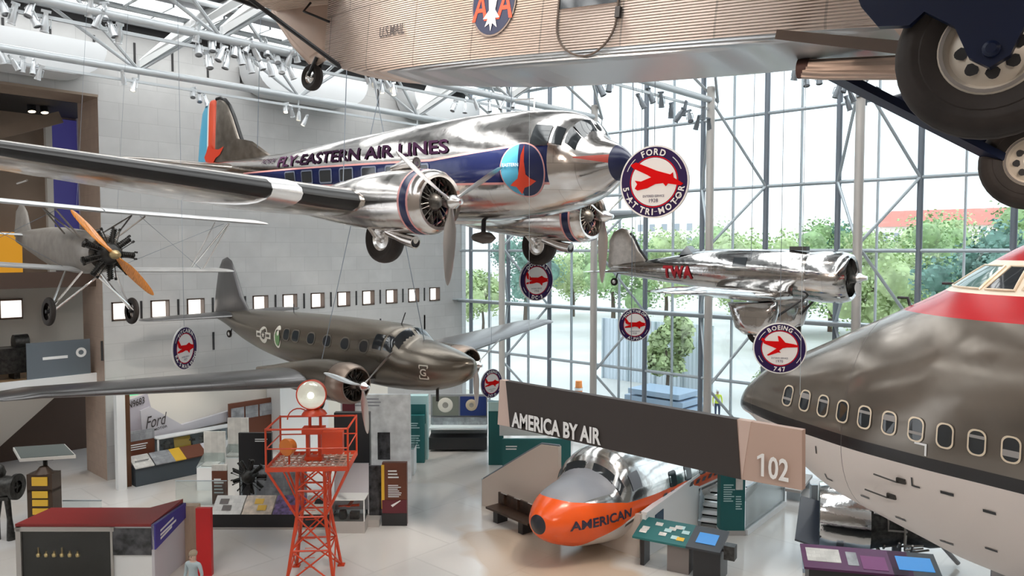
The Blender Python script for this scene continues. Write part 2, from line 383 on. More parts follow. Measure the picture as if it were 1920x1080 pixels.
# hall walls the photograph's camera has behind and beside it
b = MB(); b.box((11, -17, 9.9), (45, .4, 20.2)); struct(b.build('wall_right', mat('side wall stone', (.34, .31, .28), 0, .6), smooth=0))
b = MB(); b.box((-9, 8, 9.9), (.4, 51, 20.2)); struct(b.build('wall_back', mat('back wall stone', (.30, .25, .21), 0, .6), smooth=0))

# ------------------------------------------------------------------ glass wall on the right
struct(MB().box((XG+.06, 8, 9.9), (.02, 50.6, 20)).build('window_1', hallglass, smooth=0))
MY = [32.45-1.5*i for i in range(0, 33)]
for i, y in enumerate(MY):
    if True:
        b = MB()
        if i % 2 == 0: b.tube([(XG, y, 0), (XG, y, 20)], .115, 12)
        else: b.box((XG, y, 10), (.14, .062, 20))
        struct(b.build('mullion', steel if i % 2 else steel_dark))
for z in (.75, 3.62, 6.47, 9.4, 12.13, 15.2, 18.0):
    b = MB()
    if z == 6.47: b.box((XG-.12, 8, z), (.3, 50.6, .2)); b.box((XG-.5, 8, z+.08), (.36, 50.6, .05))
    else: b.tube([(XG-.02, -17, z), (XG-.02, 33.3, z)], .075, 8)
    struct(b.build('transom', steel))
COLY = [27.95, 21.95, 15.95, 9.95, 3.95, -2.05, -8.05]; XF = 29.4
for y in COLY:
    o = struct(MB().tube([(XF, y, 0), (XF, y, 16.2)], .165, 16).build('steel_column', steel_tan))
    zf = [15.65, 9.6, 3.6]; zb = [12.13, 6.47, .75]
    for s in (-1, 1):
        yb = y+s*1.5
        for k in range(3):
            MB().tube([(XF, y, zf[k]), (XG-.05, yb, zb[k])], .062, 8).build('diagonal_brace', steel, o)
            if k < 2: MB().tube([(XG-.05, yb, zb[k]), (XF, y, zf[k+1])], .062, 8).build('diagonal_brace', steel, o)
# ------------------------------------------------------------------ roof trusses, end at the columns
for ti, y in enumerate(COLY[:6]):
    o = bpy.data.objects.new('roof_truss', None); SC.collection.objects.link(o); struct(o)
    zl, zu = 15.65, 18.1; X0, X1 = -8, XF
    chords = [((X0, y, zl), (X1, y, zl), .13), ((X0, y-1.3, zu), (X1+1.3, y-1.3, zu), .11), ((X0, y+1.3, zu), (X1+1.3, y+1.3, zu), .11)]
    for p, q, r in chords: struct(MB().tube([p, q], r, 10).build('chord', truss_white, o))
    struct(MB().box(((X0+X1)/2, y+.05, zl-.38), (X1-X0, .07, .09)).build('lamp_track', truss_white, o))
    xn = 11.1-6.3*3; 
    while xn < 30.1:
        for s in (-1, 1):
            for dx in (-3.15, 3.15):
                if X0 < xn+dx < 31.4 and xn >= X0: struct(MB().tube([(xn, y, zl), (xn+dx, y+1.3*s, zu)], .062, 7).build('web', truss_white, o))
        if xn >= X0: struct(MB().tube([(xn, y-1.3, zu), (xn, y+1.3, zu)], .05, 6).build('web', truss_white, o))
        if X0 < xn: struct(MB().tube([(xn, y+.05, zl-.34), (xn, y, zl)], .03, 6).build('hanger', truss_white, o))
        xn += 6.3
    # broad white gutter fins between truss and roof
    for xf in (11.1, 23.7):
        struct(MB().add([(xf, y+.1, zl+.1), (xf, y-.1, zl+.1), (xf+3.4, y-2.2, 18.6), (xf+3.4, y+2.2, 18.6), (xf, y+.1, zl+.35), (xf, y-.1, zl+.35), (xf+2.9, y-2.2, 18.6), (xf+2.9, y+2.2, 18.6)],
            [(0, 1, 2, 3), (7, 6, 5, 4), (1, 0, 4, 5), (2, 1, 5, 6), (3, 2, 6, 7), (0, 3, 7, 4)]).build('gutter_fin', white, o, smooth=0))
# ------------------------------------------------------------------ outside
struct(MB().box((160, 20, -.4), (256, 500, .5)).build('ground_outside', concrete, smooth=0))
leaf = mat('tree leaves', (.30, .43, .20), 0, .7, var=.4, vscale=.8); leaf2 = mat('pale tree leaves', (.46, .56, .28), 0, .7, var=.35, vscale=.8)
leaf3 = mat('blue green leaves', (.18, .32, .26), 0, .7, var=.4, vscale=.8)
bark = mat('bark', (.12, .09, .07), 0, .9)
def crown_mb(r, h, n, seed, ls):
    rnd = random.Random(seed); b = MB()
    cl = [(rnd.uniform(-.62, .62)*r, rnd.uniform(-.62, .62)*r, rnd.uniform(.2, .95)*h, rnd.uniform(.28, .5)*r) for _ in range(14)]
    for c in cl: b.ball(c[:3], c[3]*.62, 8, 0)
    for i in range(n):
        c = cl[i % 14]; d = Vector((rnd.gauss(0, 1), rnd.gauss(0, 1), rnd.gauss(0, 1))).normalized(); p = Vector(c[:3])+d*c[3]*rnd.uniform(.7, 1.16)
        u, v, w = frame_of(d+Vector((rnd.uniform(-.8, .8), rnd.uniform(-.8, .8), rnd.uniform(-.8, .8)))); s = ls*rnd.uniform(.6, 1.3)
        b.quad(p-u*s-v*s*.6, p+u*s-v*s*.6, p+u*s*.5+v*s*.8, p-u*s*.5+v*s*.8)
    return b
_trees = []
def tree(px, py_top, X, w, m, label, seed, group='trees beyond the glass wall'):
    X += [0, 13, 26][seed % 3] if seed < 40 else 0; top = atx(px, py_top, X); w = w*(1+[0, .12, .25][seed % 3]); base = Vector((top.x, top.y, -.15)); h = top.z+.15
    t = thing('tree', label, 'tree', base, 0, group)
    crown_mb(w/2, h*.8, 3600, seed, .16 if h > 5 else .06).build('crown', m, t, smooth=60, loc=(0, 0, h*.2))
    MB().tube([(0, 0, 0), (.1, 0, h*.25), (0, .1, h*.6)], [h*.028, h*.022, h*.012], 8).build('trunk', bark, t)
TL = [(905, 520, 60, 7, leaf2, 'yellow green tree beyond the glass nearest the stone wall'),
      (985, 455, 66, 9, leaf3, 'dark blue green tree beyond the glass behind the upper round sign'),
      (1075, 470, 62, 9, leaf2, 'pale green tree beyond the glass left of the small silver airplane tail'),
      (1150, 445, 70, 10, leaf, 'mid green tree beyond the glass behind the small silver airplane tail'),
      (1250, 452, 74, 10, leaf2, 'pale tree beyond the glass behind the silver airplane fuselage lettering'),
      (1330, 440, 78, 10, leaf, 'green tree beyond the glass behind the silver airplane cabin window'),
      (1420, 446, 70, 10, leaf2, 'light green tree beyond the glass above the silver airplane middle'),
      (1500, 428, 72, 11, leaf, 'tall green tree beyond the glass above the silver airplane wing root'),
      (1560, 436, 66, 9, leaf3, 'dark green tree beyond the glass above the silver airplane cowling'),
      (1640, 440, 68, 10, leaf2, 'bright green tree beyond the glass in front of the silver airplane nose'),
      (1700, 428, 72, 11, leaf, 'leafy tree beyond the glass below the left end of the red roofed building'),
      (1770, 424, 74, 11, leaf2, 'leafy tree beyond the glass below the middle of the red roofed building'),
      (1860, 414, 60, 10, leaf3, 'dark conifer green tree beyond the glass above the airliner cockpit roof'),
      (1960, 405, 64, 11, leaf, 'tree beyond the glass behind the jumbo jet cockpit roof')]
for i, a in enumerate(TL): tree(a[0], a[1], a[2], a[3], a[4], a[5], i)
tree(1252, 600, 44, 2.6, leaf2, 'small young street tree in front of the pale corrugated fence outside', 40, 'street trees')
tree(1462, 640, 46, 2.4, leaf2, 'small young street tree outside behind the round sign nearest the big airliner', 41, 'street trees')
bld = mat('pale building', (.86, .80, .74), 0, .8); redroof = mat('red roof tiles', (.62, .22, .17), 0, .8); winm = mat('far windows', (.35, .38, .42), 0, .4)
def building(pl, pr, ptop, pbase, X, label, roof, nw):
    a, c = atx(pl, ptop, X), atx(pr, ptop, X); w = a.y-c.y; h = a.z
    t = thing('building', label, 'building', (X+8, (a.y+c.y)/2, -.15))
    MB().box((0, 0, h/2), (16, w, h)).build('wall', bld, t, smooth=0)
    if roof: MB().prism([(-8.5, h), (8.5, h), (0, h+3.2)], w+1, basis((0, w/2+.5, 0), (1, 0, 0), (0, 0, 1))).build('roof', redroof, t, smooth=0)
    for r in range(3):
        for i in range(nw): MB().box((-8.02, w/2-(i+.5)*w/nw, h-2-r*3.4), (.12, w/nw*.42, 1.7)).build('window', winm, t, smooth=0)
building(1650, 1930, 424, 470, 150, 'long pale building with red tiled roof far beyond the trees', True, 12)
building(1190, 1330, 412, 470, 165, 'pale building without a coloured roof far beyond the trees', False, 6)
corr = mat('corrugated fence sheet', (.66, .73, .80), .1, .5, wave=('y', .3, 1.2))
a, c = atx(1132, 592, 47), atx(1338, 592, 47)
t = thing('site_fence', 'pale blue corrugated site fence standing outside the glass wall', 'fence', (47, (a.y+c.y)/2, -.15))
MB().box((0, 0, a.z/2), (.12, a.y-c.y, a.z)).build('sheet_panel', corr, t, smooth=0)
for i in range(5): MB().box((-.12, (a.y-c.y)*(i/4-.5), a.z/2), (.12, .12, a.z)).build('post', steel, t, smooth=0)
orange = mat('orange plastic', (.95, .28, .04), 0, .4)
t = thing('traffic_barrel', 'orange and white construction barrel outside the glass wall above the dark hanging sign', 'barrel', atx(1085, 745, 37)-Vector((0, 0, .2)))
t.location.z = -.15; zb = atx(1085, 714, 37).z+.15
MB().lathe([(0, .3), (.1, .3), (.12, .26), (zb, .2), (zb+.01, 0)], n=18).build('body', orange, t)
for q in (.35, .65): MB().lathe([(zb*q, .262), (zb*q+.16, .255)], n=18).build('stripe', white, t)
t = thing('site_crate_stack', 'low blue grey stack of building material lying outside the glass wall', 'pallet', (40, 24.6, -.15))
for i in range(3): MB().box((0, 0, .25+i*.42), (2.4, 4.5-.5*i, .3)).build('sheet_stack', mat('blue tarp', (.35, .45, .58), 0, .5), t, smooth=0)
t = thing('parked_van', 'pale van parked outside the glass wall behind the dark hanging sign', 'van', (38.5, 15.5, -.15))
MB().prism([(-2.4, .4), (2.4, .4), (2.4, 1.1), (1.6, 1.25), (1.0, 2.0), (-2.4, 2.05)], 1.8, basis((.9, 0, 0), (0, 1, 0), (0, 0, 1))).build('body', mat('van paint', (.75, .78, .82), 0, .3, coat=.5), t, smooth=0)
MB().prism([(1.05, 1.25), (1.55, 1.25), (1.05, 1.85), (-.2, 1.85), (-.2, 1.25)], 1.84, basis((.92, 0, 0), (0, 1, 0), (0, 0, 1))).build('side_window', winm, t, smooth=0)
for yy in (-1.5, 1.5): MB().lathe([(-.1, .0), (-.1, .36), (.1, .36), (.1, 0)], (-.85, yy, .36), (1, 0, 0), 18).build('wheel', black, t)
# ================================================================== AIRCRAFT HELPERS
def pose(p):
    y, t, r = (math.radians(a) for a in p[3:6])
    Ry = Matrix(((math.cos(t), 0, -math.sin(t), 0), (0, 1, 0, 0), (math.sin(t), 0, math.cos(t), 0), (0, 0, 0, 1)))
    return Matrix.Translation(Vector(p[:3])) @ Matrix.Rotation(y, 4, 'Z') @ Ry @ Matrix.Rotation(r, 4, 'X')
def pchip(xs, ys, x):
    xs, ys = np.array(xs, float), np.array(ys, float); h = np.diff(xs); d = np.diff(ys)/h; m = np.zeros(len(xs))
    for i in range(1, len(xs)-1):
        if d[i-1]*d[i] > 0: m[i] = 3*(h[i-1]+h[i])/((2*h[i]+h[i-1])/d[i-1]+(h[i]+2*h[i-1])/d[i])
    m[0], m[-1] = d[0], d[-1]
    x = min(max(x, xs[0]), xs[-1]); i = min(int(np.searchsorted(xs, x, 'right'))-1, len(xs)-2); t = (x-xs[i])/h[i]
    return float((1+2*t)*(1-t)**2*ys[i]+t*(1-t)**2*h[i]*m[i]+t*t*(3-2*t)*ys[i+1]+t*t*(t-1)*h[i]*m[i+1])
class Fus:
    """body of rounded sections: stations (s aft of nose, z top, z bottom, half width, exponent); x = -s, y = left, z = up"""
    def __init__(s, st, mid=.5): s.st = st; s.c = list(zip(*st)); s.mid = mid
    def sec(s, a): return [pchip(s.c[0], s.c[k], a) for k in (1, 2, 3, 4)]
    def zc(s, a): t, b, w, n = s.sec(a); return b+(t-b)*s.mid
    def pt(s, a, th, off=0):
        t, b, w, n = s.sec(a); zc = b+(t-b)*s.mid; c, q = math.cos(th), math.sin(th); h = (t-zc) if q >= 0 else (zc-b)
        return Vector((-a, math.copysign(abs(c)**(2/n), c)*(w+off), zc+math.copysign(abs(q)**(2/n), q)*(h+off)))
    def y(s, a, z):
        t, b, w, n = s.sec(a); zc = b+(t-b)*s.mid; h = (t-zc) if z >= zc else (zc-b)
        return w*max(0, 1-min(1, abs((z-zc)/h))**n)**(1/n)
    def mesh(s, a0, a1, k=48, n=40, mb=None):
        b = mb or MB()
        # denser towards the nose
        ss = [a0+(a1-a0)*(i/(k-1))**1.5 for i in range(k)]
        return b.loft([[s.pt(a, 2*PI*j/n) for j in range(n)] for a in ss])
    def on_side(s, mb, vs, fs, side, off=.012, mi=0):
        """vs: (s, z) -> wrapped on the skin. side -1 starboard, 1 port"""
        mb.add([(-a, side*(s.y(a, z)+off), z) for a, z in vs], [f if side < 0 else tuple(reversed(f)) for f in fs], mi); return mb
    def text(s, mb, txt, side, s0, s1, z0, h, bold=.0, slope=0, off=.026, mi=0, spacing=1.0, lean=0):
        """word running from station s0 to s1 as read"""
        vs, fs, w = text2d(txt, bold, spacing); k = (s1-s0)/w
        q = [(s0+v[0]*k+lean*v[1]*h, z0+v[1]*h+slope*v[0]*abs(k)) for v in vs]
        mb.add([(-a, side*(s.y(a, z)+off), z) for a, z in q], fs, mi); return mb
    def grid(s, mb, s0, s1, z0, z1, side, nu=6, nv=6, off=.012, mi=0):
        vs = [(s0+(s1-s0)*i/nu, z0+(z1-z0)*j/nv) for j in range(nv+1) for i in range(nu+1)]
        fs = [(j*(nu+1)+i, j*(nu+1)+i+1, (j+1)*(nu+1)+i+1, (j+1)*(nu+1)+i) for j in range(nv) for i in range(nu)]
        return s.on_side(mb, vs, fs, side, off, mi)
    def patch(s, mb, a0, a1, t0, t1, off=.012, nu=5, nv=6, mi=0, b0=None, b1=None):
        """patch between stations and angles (degrees); b0,b1 = stations at the second angle"""
        b0 = a0 if b0 is None else b0; b1 = a1 if b1 is None else b1; rows = []
        for j in range(nv+1):
            f = j/nv; th = math.radians(t0+(t1-t0)*f); e0, e1 = a0+(b0-a0)*f, a1+(b1-a1)*f
            rows.append([s.pt(e0+(e1-e0)*i/nu, th, off) for i in range(nu+1)])
        return mb.loft(rows, mi, caps=False, closed=False)
def rrect(cx, cz, w, h, r, n=5):
    pts = []
    for (sx, sz, a0) in ((1, 1, 0), (-1, 1, PI/2), (-1, -1, PI), (1, -1, 1.5*PI)):
        for i in range(n+1):
            a = a0+PI/2*i/n; pts.append((cx+sx*(w/2-r)+r*math.cos(a), cz+sz*(h/2-r)+r*math.sin(a)))
    return pts
def ring_faces(n): return [(i, (i+1) % n, n+(i+1) % n, n+i) for i in range(n)]
def foil(c, t, n=12, camber=.02):
    """closed outline from trailing edge over the top to the nose and back: (x aft, z)"""
    xs = [.5*(1-math.cos(PI*i/n)) for i in range(n+1)]
    yt = lambda x: 5*t*(.2969*math.sqrt(x)-.126*x-.3516*x*x+.2843*x**3-.1015*x**4)
    cm = lambda x: camber*4*x*(1-x)
    up = [(x*c, (cm(x)+yt(x))*c) for x in reversed(xs)]; lo = [(x*c, (cm(x)-yt(x))*c) for x in xs[1:-1]]
    return up+lo
def wing_mb(secs, n=12, mif=None, inc=0):
    """secs: (s of leading edge, y, z, chord, thickness ratio)"""
    b = MB(); rings = [[Vector((-(s+p[0]), y, z+p[1]-inc*(p[0]-.3*c))) for p in foil(c, t, n)] for s, y, z, c, t in secs]
    return b.loft(rings, mif=mif)
def round_tip(s, y, z, c, t, side, L):
    out = []
    for f in (.35, .65, .85, .96, 1.0):
        k = math.sqrt(max(.02, 1-f*f)); out.append((s+c*(1-k)*.45, y+side*L*f, z, c*k, t*.9))
    return out
def lens(poly, t, y0=0, inset=.8):
    """thin fin: outline in (s,z) with a rounded edge"""
    cx = sum(p[0] for p in poly)/len(poly); cz = sum(p[1] for p in poly)/len(poly); n = len(poly); b = MB()
    vs = [(-p[0], y0, p[1]) for p in poly]; fs = []
    for sg in (1, -1):
        prev = list(range(n))
        for f, k in ((.35*inset+.65, .55), (inset, .88), (inset*.55, 1.0)):
            base = len(vs); vs += [(-(cx+(p[0]-cx)*f), y0+sg*t/2*k, cz+(p[1]-cz)*f) for p in poly]; cur = list(range(base, base+n))
            fs += [(prev[i], prev[(i+1) % n], cur[(i+1) % n], cur[i]) if sg > 0 else (prev[i], cur[i], cur[(i+1) % n], prev[(i+1) % n]) for i in range(n)]; prev = cur
        fs.append(tuple(prev) if sg > 0 else tuple(reversed(prev)))
    return b.add(vs, fs)
def blade_mb(R, c, ang, hub=.12, fwd=(1, 0, 0), twist=(62, 22), tipw=.35, thick=.09):
    """one propeller blade along angle ang (from up, towards -y), turning about the body x axis"""
    b = MB(); rings = []
    dirv = Vector((0, -math.sin(ang), math.cos(ang))); tang = Vector((0, math.cos(ang), math.sin(ang))); ax = Vector((1, 0, 0))
    for f in (0, .06, .14, .28, .45, .62, .78, .9, .97, 1.0):
        r = hub+(R-hub)*f
        w = c*(.32+(1-.32)*min(1, f/.3)) if f < .3 else c*(1-(1-tipw)*((f-.3)/.7)**2)
        if f > .95: w *= .75 if f < .99 else .3
        th = thick*c*(1.9 if f < .1 else 1.15-f*.75); a = math.radians(twist[0]+(twist[1]-twist[0])*f)
        u = tang*math.cos(a)-ax*math.sin(a); v = dirv.cross(u)
        rings.append([dirv*r+u*(w/2*math.cos(q))+v*(th/2*math.sin(q)*2) for q in [2*PI*k/10 for k in range(10)]])
    return b.loft(rings)
def propeller(parent, o, R, c, a0, nb, mh, mb_, hub=.13, label=None, twist=(62, 22)):
    h = MB(); h.lathe([(-.16, hub*.8), (.02, hub), (.12, hub*.95), (.2, hub*.55), (.3, hub*.4), (.31, 0)], (0, 0, 0), (1, 0, 0), 16)
    ho = h.build('propeller_hub', mh, parent, loc=o)
    for k in range(nb):
        blade_mb(R, c, a0+2*PI*k/nb, hub*.7, twist=twist).build('propeller_blade', mb_, ho)
    return ho
def radial(parent, o, R, n, m, mdark, name='radial_engine', L=.35, back=True):
    """crankcase with a ring of finned cylinders, facing +x"""
    b = MB(); b.lathe([(-L, R*.42), (.02, R*.42), (.16, R*.3), (.22, R*.16), (.23, 0)], (0, 0, 0), (1, 0, 0), 20)
    for k in range(n):
        a = 2*PI*k/n+.2; d = Vector((0, math.sin(a), math.cos(a)))
        prof = []
        for i in range(7):
            r0 = R*(.42+.075*i); prof += [(r0, R*.125), (r0+R*.03, R*.125), (r0+R*.031, R*.09), (r0+R*.074, R*.09)]
        prof += [(R*.95, R*.13), (R, R*.08), (R, 0)]
        b.lathe(prof, (-.1, 0, 0), d, 10)
        t = Vector((0, math.cos(a), -math.sin(a)))
        for sgn in (-1, 1): b.tube([Vector((.1, 0, 0))+d*R*.4+t*R*.07*sgn, Vector((.04, 0, 0))+d*R*.96+t*R*.12*sgn], R*.02, 5).box((0, 0, 0), (.06, R*.07, R*.1), M=basis(Vector((.0, 0, 0))+d*R*.98+t*R*.13*sgn, (1, 0, 0), t))
    e = b.build(name, m, parent, loc=o)
    if back: MB().lathe([(-L*.9, R*.4), (-L*.9, R*1.02)], (0, 0, 0), (1, 0, 0), 24).build('baffle_plate', mdark, e)
    return e
def wheel(parent, o, R, w, m_t, m_h, axis=(0, 1, 0), name='wheel', spokes=False, hubr=.5):
    half = [(-w*.32, R*hubr), (-w*.42, R*.6), (-w*.46, R*.68), (-w*.47, R*.70), (-w*.455, R*.715), (-w*.49, R*.78), (-w*.5, R*.82), (-w*.485, R*.835), (-w*.49, R*.85), (-w*.42, R*.93), (-w*.36, R*.945), (-w*.34, R*.955), (-w*.2, R*.985), (-w*.17, R*.975), (-w*.14, R*.99)]
    pr = half+[(0, R)]+[(-a, b_) for a, b_ in reversed(half)]
    t = MB().lathe(pr, (0, 0, 0), axis, 36).build(name, m_t, parent, loc=o)
    if not spokes:
        MB().lathe([(-w*.3, 0), (-w*.42, R*.14), (-w*.28, R*.2), (-w*.24, R*hubr*.8), (-w*.36, R*hubr), (w*.36, R*hubr), (w*.24, R*hubr*.8), (w*.28, R*.2), (w*.42, R*.14), (w*.3, 0)], (0, 0, 0), axis, 28).build('wheel_hub', m_h, t)
    return t
alu = mat('polished aluminium', (.66, .62, .59), 1.0, .16, panel=(.9, .55, .22, 'xz'), bump=.25, bscale=3.2, var=.05, vscale=2.5, rvar=.06)
alu_s = mat('polished aluminium wing', (.58, .52, .47), 1.0, .2, panel=(.75, 1.1, .2, 'xy'), bump=.3, bscale=2.6, var=.07, vscale=2, rvar=.07)
bare = mat('bright bare metal', (.86, .85, .84), 1.0, .25)
boot = mat('black rubber boot', (.012, .011, .011), 0, .3, spec=.3)
tyre = mat('tyre rubber', (.034, .027, .024), 0, .6, bump=.12, bscale=14, var=.25, vscale=5, spec=.3)
enginemetal = mat('engine metal', (.16, .145, .13), .7, .4, var=.4, vscale=12)
cockglass = mat('dark cockpit glass', (.03, .035, .04), .0, .06, spec=.8)
blade_m = mat('brushed blade', (.60, .57, .55), .9, .34)
blue_navy = (.012, .018, .075); pinkline = (.78, .36, .34)

# ================================================================== AIRLINER WITH THE BLUE BAND
F = Fus([(0, .10, .02, .04, 2), (.1, .26, -.1, .2, 2), (.35, .46, -.32, .42, 2), (.7, .62, -.60, .70, 2), (.85, .70, -.68, .80, 2), (1.15, 1.06, -.82, .95, 2.1), (1.6, 1.25, -.95, 1.07, 2.1), (2.8, 1.37, -1.15, 1.21, 2.1),
         (4, 1.38, -1.23, 1.25, 2.1), (6.5, 1.28, -1.24, 1.25, 2.1), (9, 1.12, -1.12, 1.2, 2.1), (11.5, .94, -.85, 1.04, 2.05), (13.5, .82, -.5, .82, 2), (15.5, .78, -.16, .55, 2), (17.5, .74, .13, .3, 2), (19.0, .58, .33, .1, 2), (19.3, .5, .4, .03, 2)])
S = lambda x: x*-1.0
def zband(x):   # lower and upper edge of the band along the body
    s = S(x); return s.rng(4, 13, -.40, -.30), s.rng(2.2, 5, .38, .14) 
dc_skin = mat('banded aluminium skin', (.66, .625, .60), 1.0, .16, panel=(.9, .55, .3, 'xz'), bump=.28, bscale=3.0, var=.05, vscale=2.5, rvar=.05, layers=[
    (lambda x, y, z, nz: (z > zband(x)[0]-.05) & (z < zband(x)[1]+.05) & (S(x) > 1.5) & (S(x) < 15.0), pinkline, .1, .25),
    (lambda x, y, z, nz: (z > zband(x)[0]) & (z < zband(x)[1]) & (S(x) > 1.5) & (S(x) < 15.0), blue_navy, .0, .12),
    (lambda x, y, z, nz: (S(x) < .34), (.02, .025, .07), 0, .25),
    (lambda x, y, z, nz: (S(x) < .95) & (S(x) > .34) & ((z-.12).abs() < S(x).rng(.34, .95, .09, .01)), (.5, .08, .06), 0, .3)])
P_DC3 = [13.816, 9.316, 10.101+1.1, -89.044, -2.301, -1.254]
A = thing('airliner', 'large polished silver twin engine airliner with a dark blue window band and striped tail', 'airplane', M=pose(P_DC3))
F.mesh(0, 19.3, 60, 44).build('fuselage', dc_skin, A, smooth=50)
red_t = mat('dark red lettering', (.16, .03, .05), 0, .4); white_m = mat('white lettering', (.9, .9, .9), 0, .4); navy_m = mat('navy paint', blue_navy, 0, .25)
cyan_m = mat('sky blue paint', (.10, .42, .62), 0, .3); redm = mat('signal red paint', (.80, .07, .03), 0, .35)
for sd in (-1, 1):
    b = MB(); s0, s1 = (12.35, 4.35) if sd < 0 else (4.35, 12.35)
    F.text(b, 'FLY-EASTERN AIR LINES', sd, s0, s1, .265, .34, .025, slope=.008 if sd < 0 else 0, lean=.42 if sd < 0 else -.42)
    b.build('lettering', mat('navy lettering', (.03, .012, .03), 0, .8, spec=.05), A, smooth=0)
b = MB(); F.text(b, 'NC18124', -1, 13.6, 12.75, .42, .16, .01); b.build('registration', mat('navy lettering', (.07, .03, .09)), A, smooth=0)
for sd in (-1, 1):
    for i in range(7):
        sc = 5.35+1.02*i; b = MB(); F.grid(b, sc-.29, sc+.29, -.27, .06, sd, 2, 5, .012); w_ = b.build('cabin_window', cockglass, A)
        b = MB(); o_, i_ = rrect(sc, -.105, .66, .41, .07), rrect(sc, -.105, .57, .32, .05)
        F.on_side(b, o_+i_, ring_faces(len(o_)), sd, .02); b.build('window_frame', mat('blue grey frame', (.22, .25, .33), .5, .3), w_)
# round emblem
def emblem(parent, side, sc, zc, R):
    k = 40; b = MB()
    def disc(r, off, half=None, mi=0):
        pts = circ(r, k, sc, zc)
        if half == 'fwd': pts = [(min(a, sc-.0), z) for a, z in pts]
        vs = [(sc, zc)]+pts; vs2 = []
        rings = 5; vs2 = [(sc, zc)]
        for q in range(1, rings+1):
            for a in range(k):
                A_ = 2*PI*a/k; vs2.append((sc+r*q/rings*math.cos(A_), zc+r*q/rings*math.sin(A_)))
        fs = [(0, 1+a, 1+(a+1) % k) for a in range(k)]
        for q in range(rings-1):
            fs += [(1+q*k+a, 1+(q+1)*k+a, 1+(q+1)*k+(a+1) % k, 1+q*k+(a+1) % k) for a in range(k)]
        if half == 'fwd': vs2 = [(min(a, sc+.08), z) for a, z in vs2]
        F.on_side(b, vs2, fs, side, off, mi)
    disc(R*1.05, .02, None, 3); disc(R, .026, None, 1); 
    disc(R*.999, .031, 'fwd', 0)
    bird = [(.12, .95), (.0, .55), (-.08, .0), (-.2, -.35), (-.45, -.5), (-.62, -.62), (-.35, -.66), (-.2, -.95), (.02, -.7), (.3, -.62), (.62, -.45), (.38, -.35), (.2, -.2), (.16, .3)]
    M = len(bird); pts = [(sc-p[0]*R if side < 0 else sc+p[0]*R, zc+p[1]*R) for p in bird]
    pts = [(sc - p[0]*R, zc+p[1]*R) for p in bird]
    F.on_side(b, pts, [tuple(range(M))], -1 if side < 0 else 1, .045, 2)
    F.text(b, 'EASTERN', side, sc+R*.88, sc+R*.1, zc+R*.12, R*.13, .02, off=.05, mi=4) if side < 0 else None
    b.build('round_emblem', [navy_m, cyan_m, redm, mat('pink ring', pinkline, 0, .4), white_m], parent, smooth=30)
emblem(A, -1, 2.12, -.13, .56)
# cockpit glazing
for nm, args in (('side_window', (1.5, 1.95, 11, 37)), ('quarter_window', (1.2, 1.42, 14, 38))):
    for sd in (0, 1):
        b = MB(); t0, t1 = (args[2], args[3]) if sd else (180-args[2], 180-args[3])
        F.patch(b, args[0], args[1], t0, t1, .015); b.build(nm, cockglass, A)
for sd in (0, 1):
    b = MB(); t0, t1 = (48, 86) if sd else (132, 94)
    F.patch(b, .88, 1.12, t0, t1, .018, b0=.84, b1=1.1); b.build('windshield_pane', cockglass, A)
    b = MB(); t0, t1 = (19, 45) if sd else (161, 135); F.patch(b, .92, 1.14, t0, t1, .018); b.build('windshield_pane', cockglass, A)
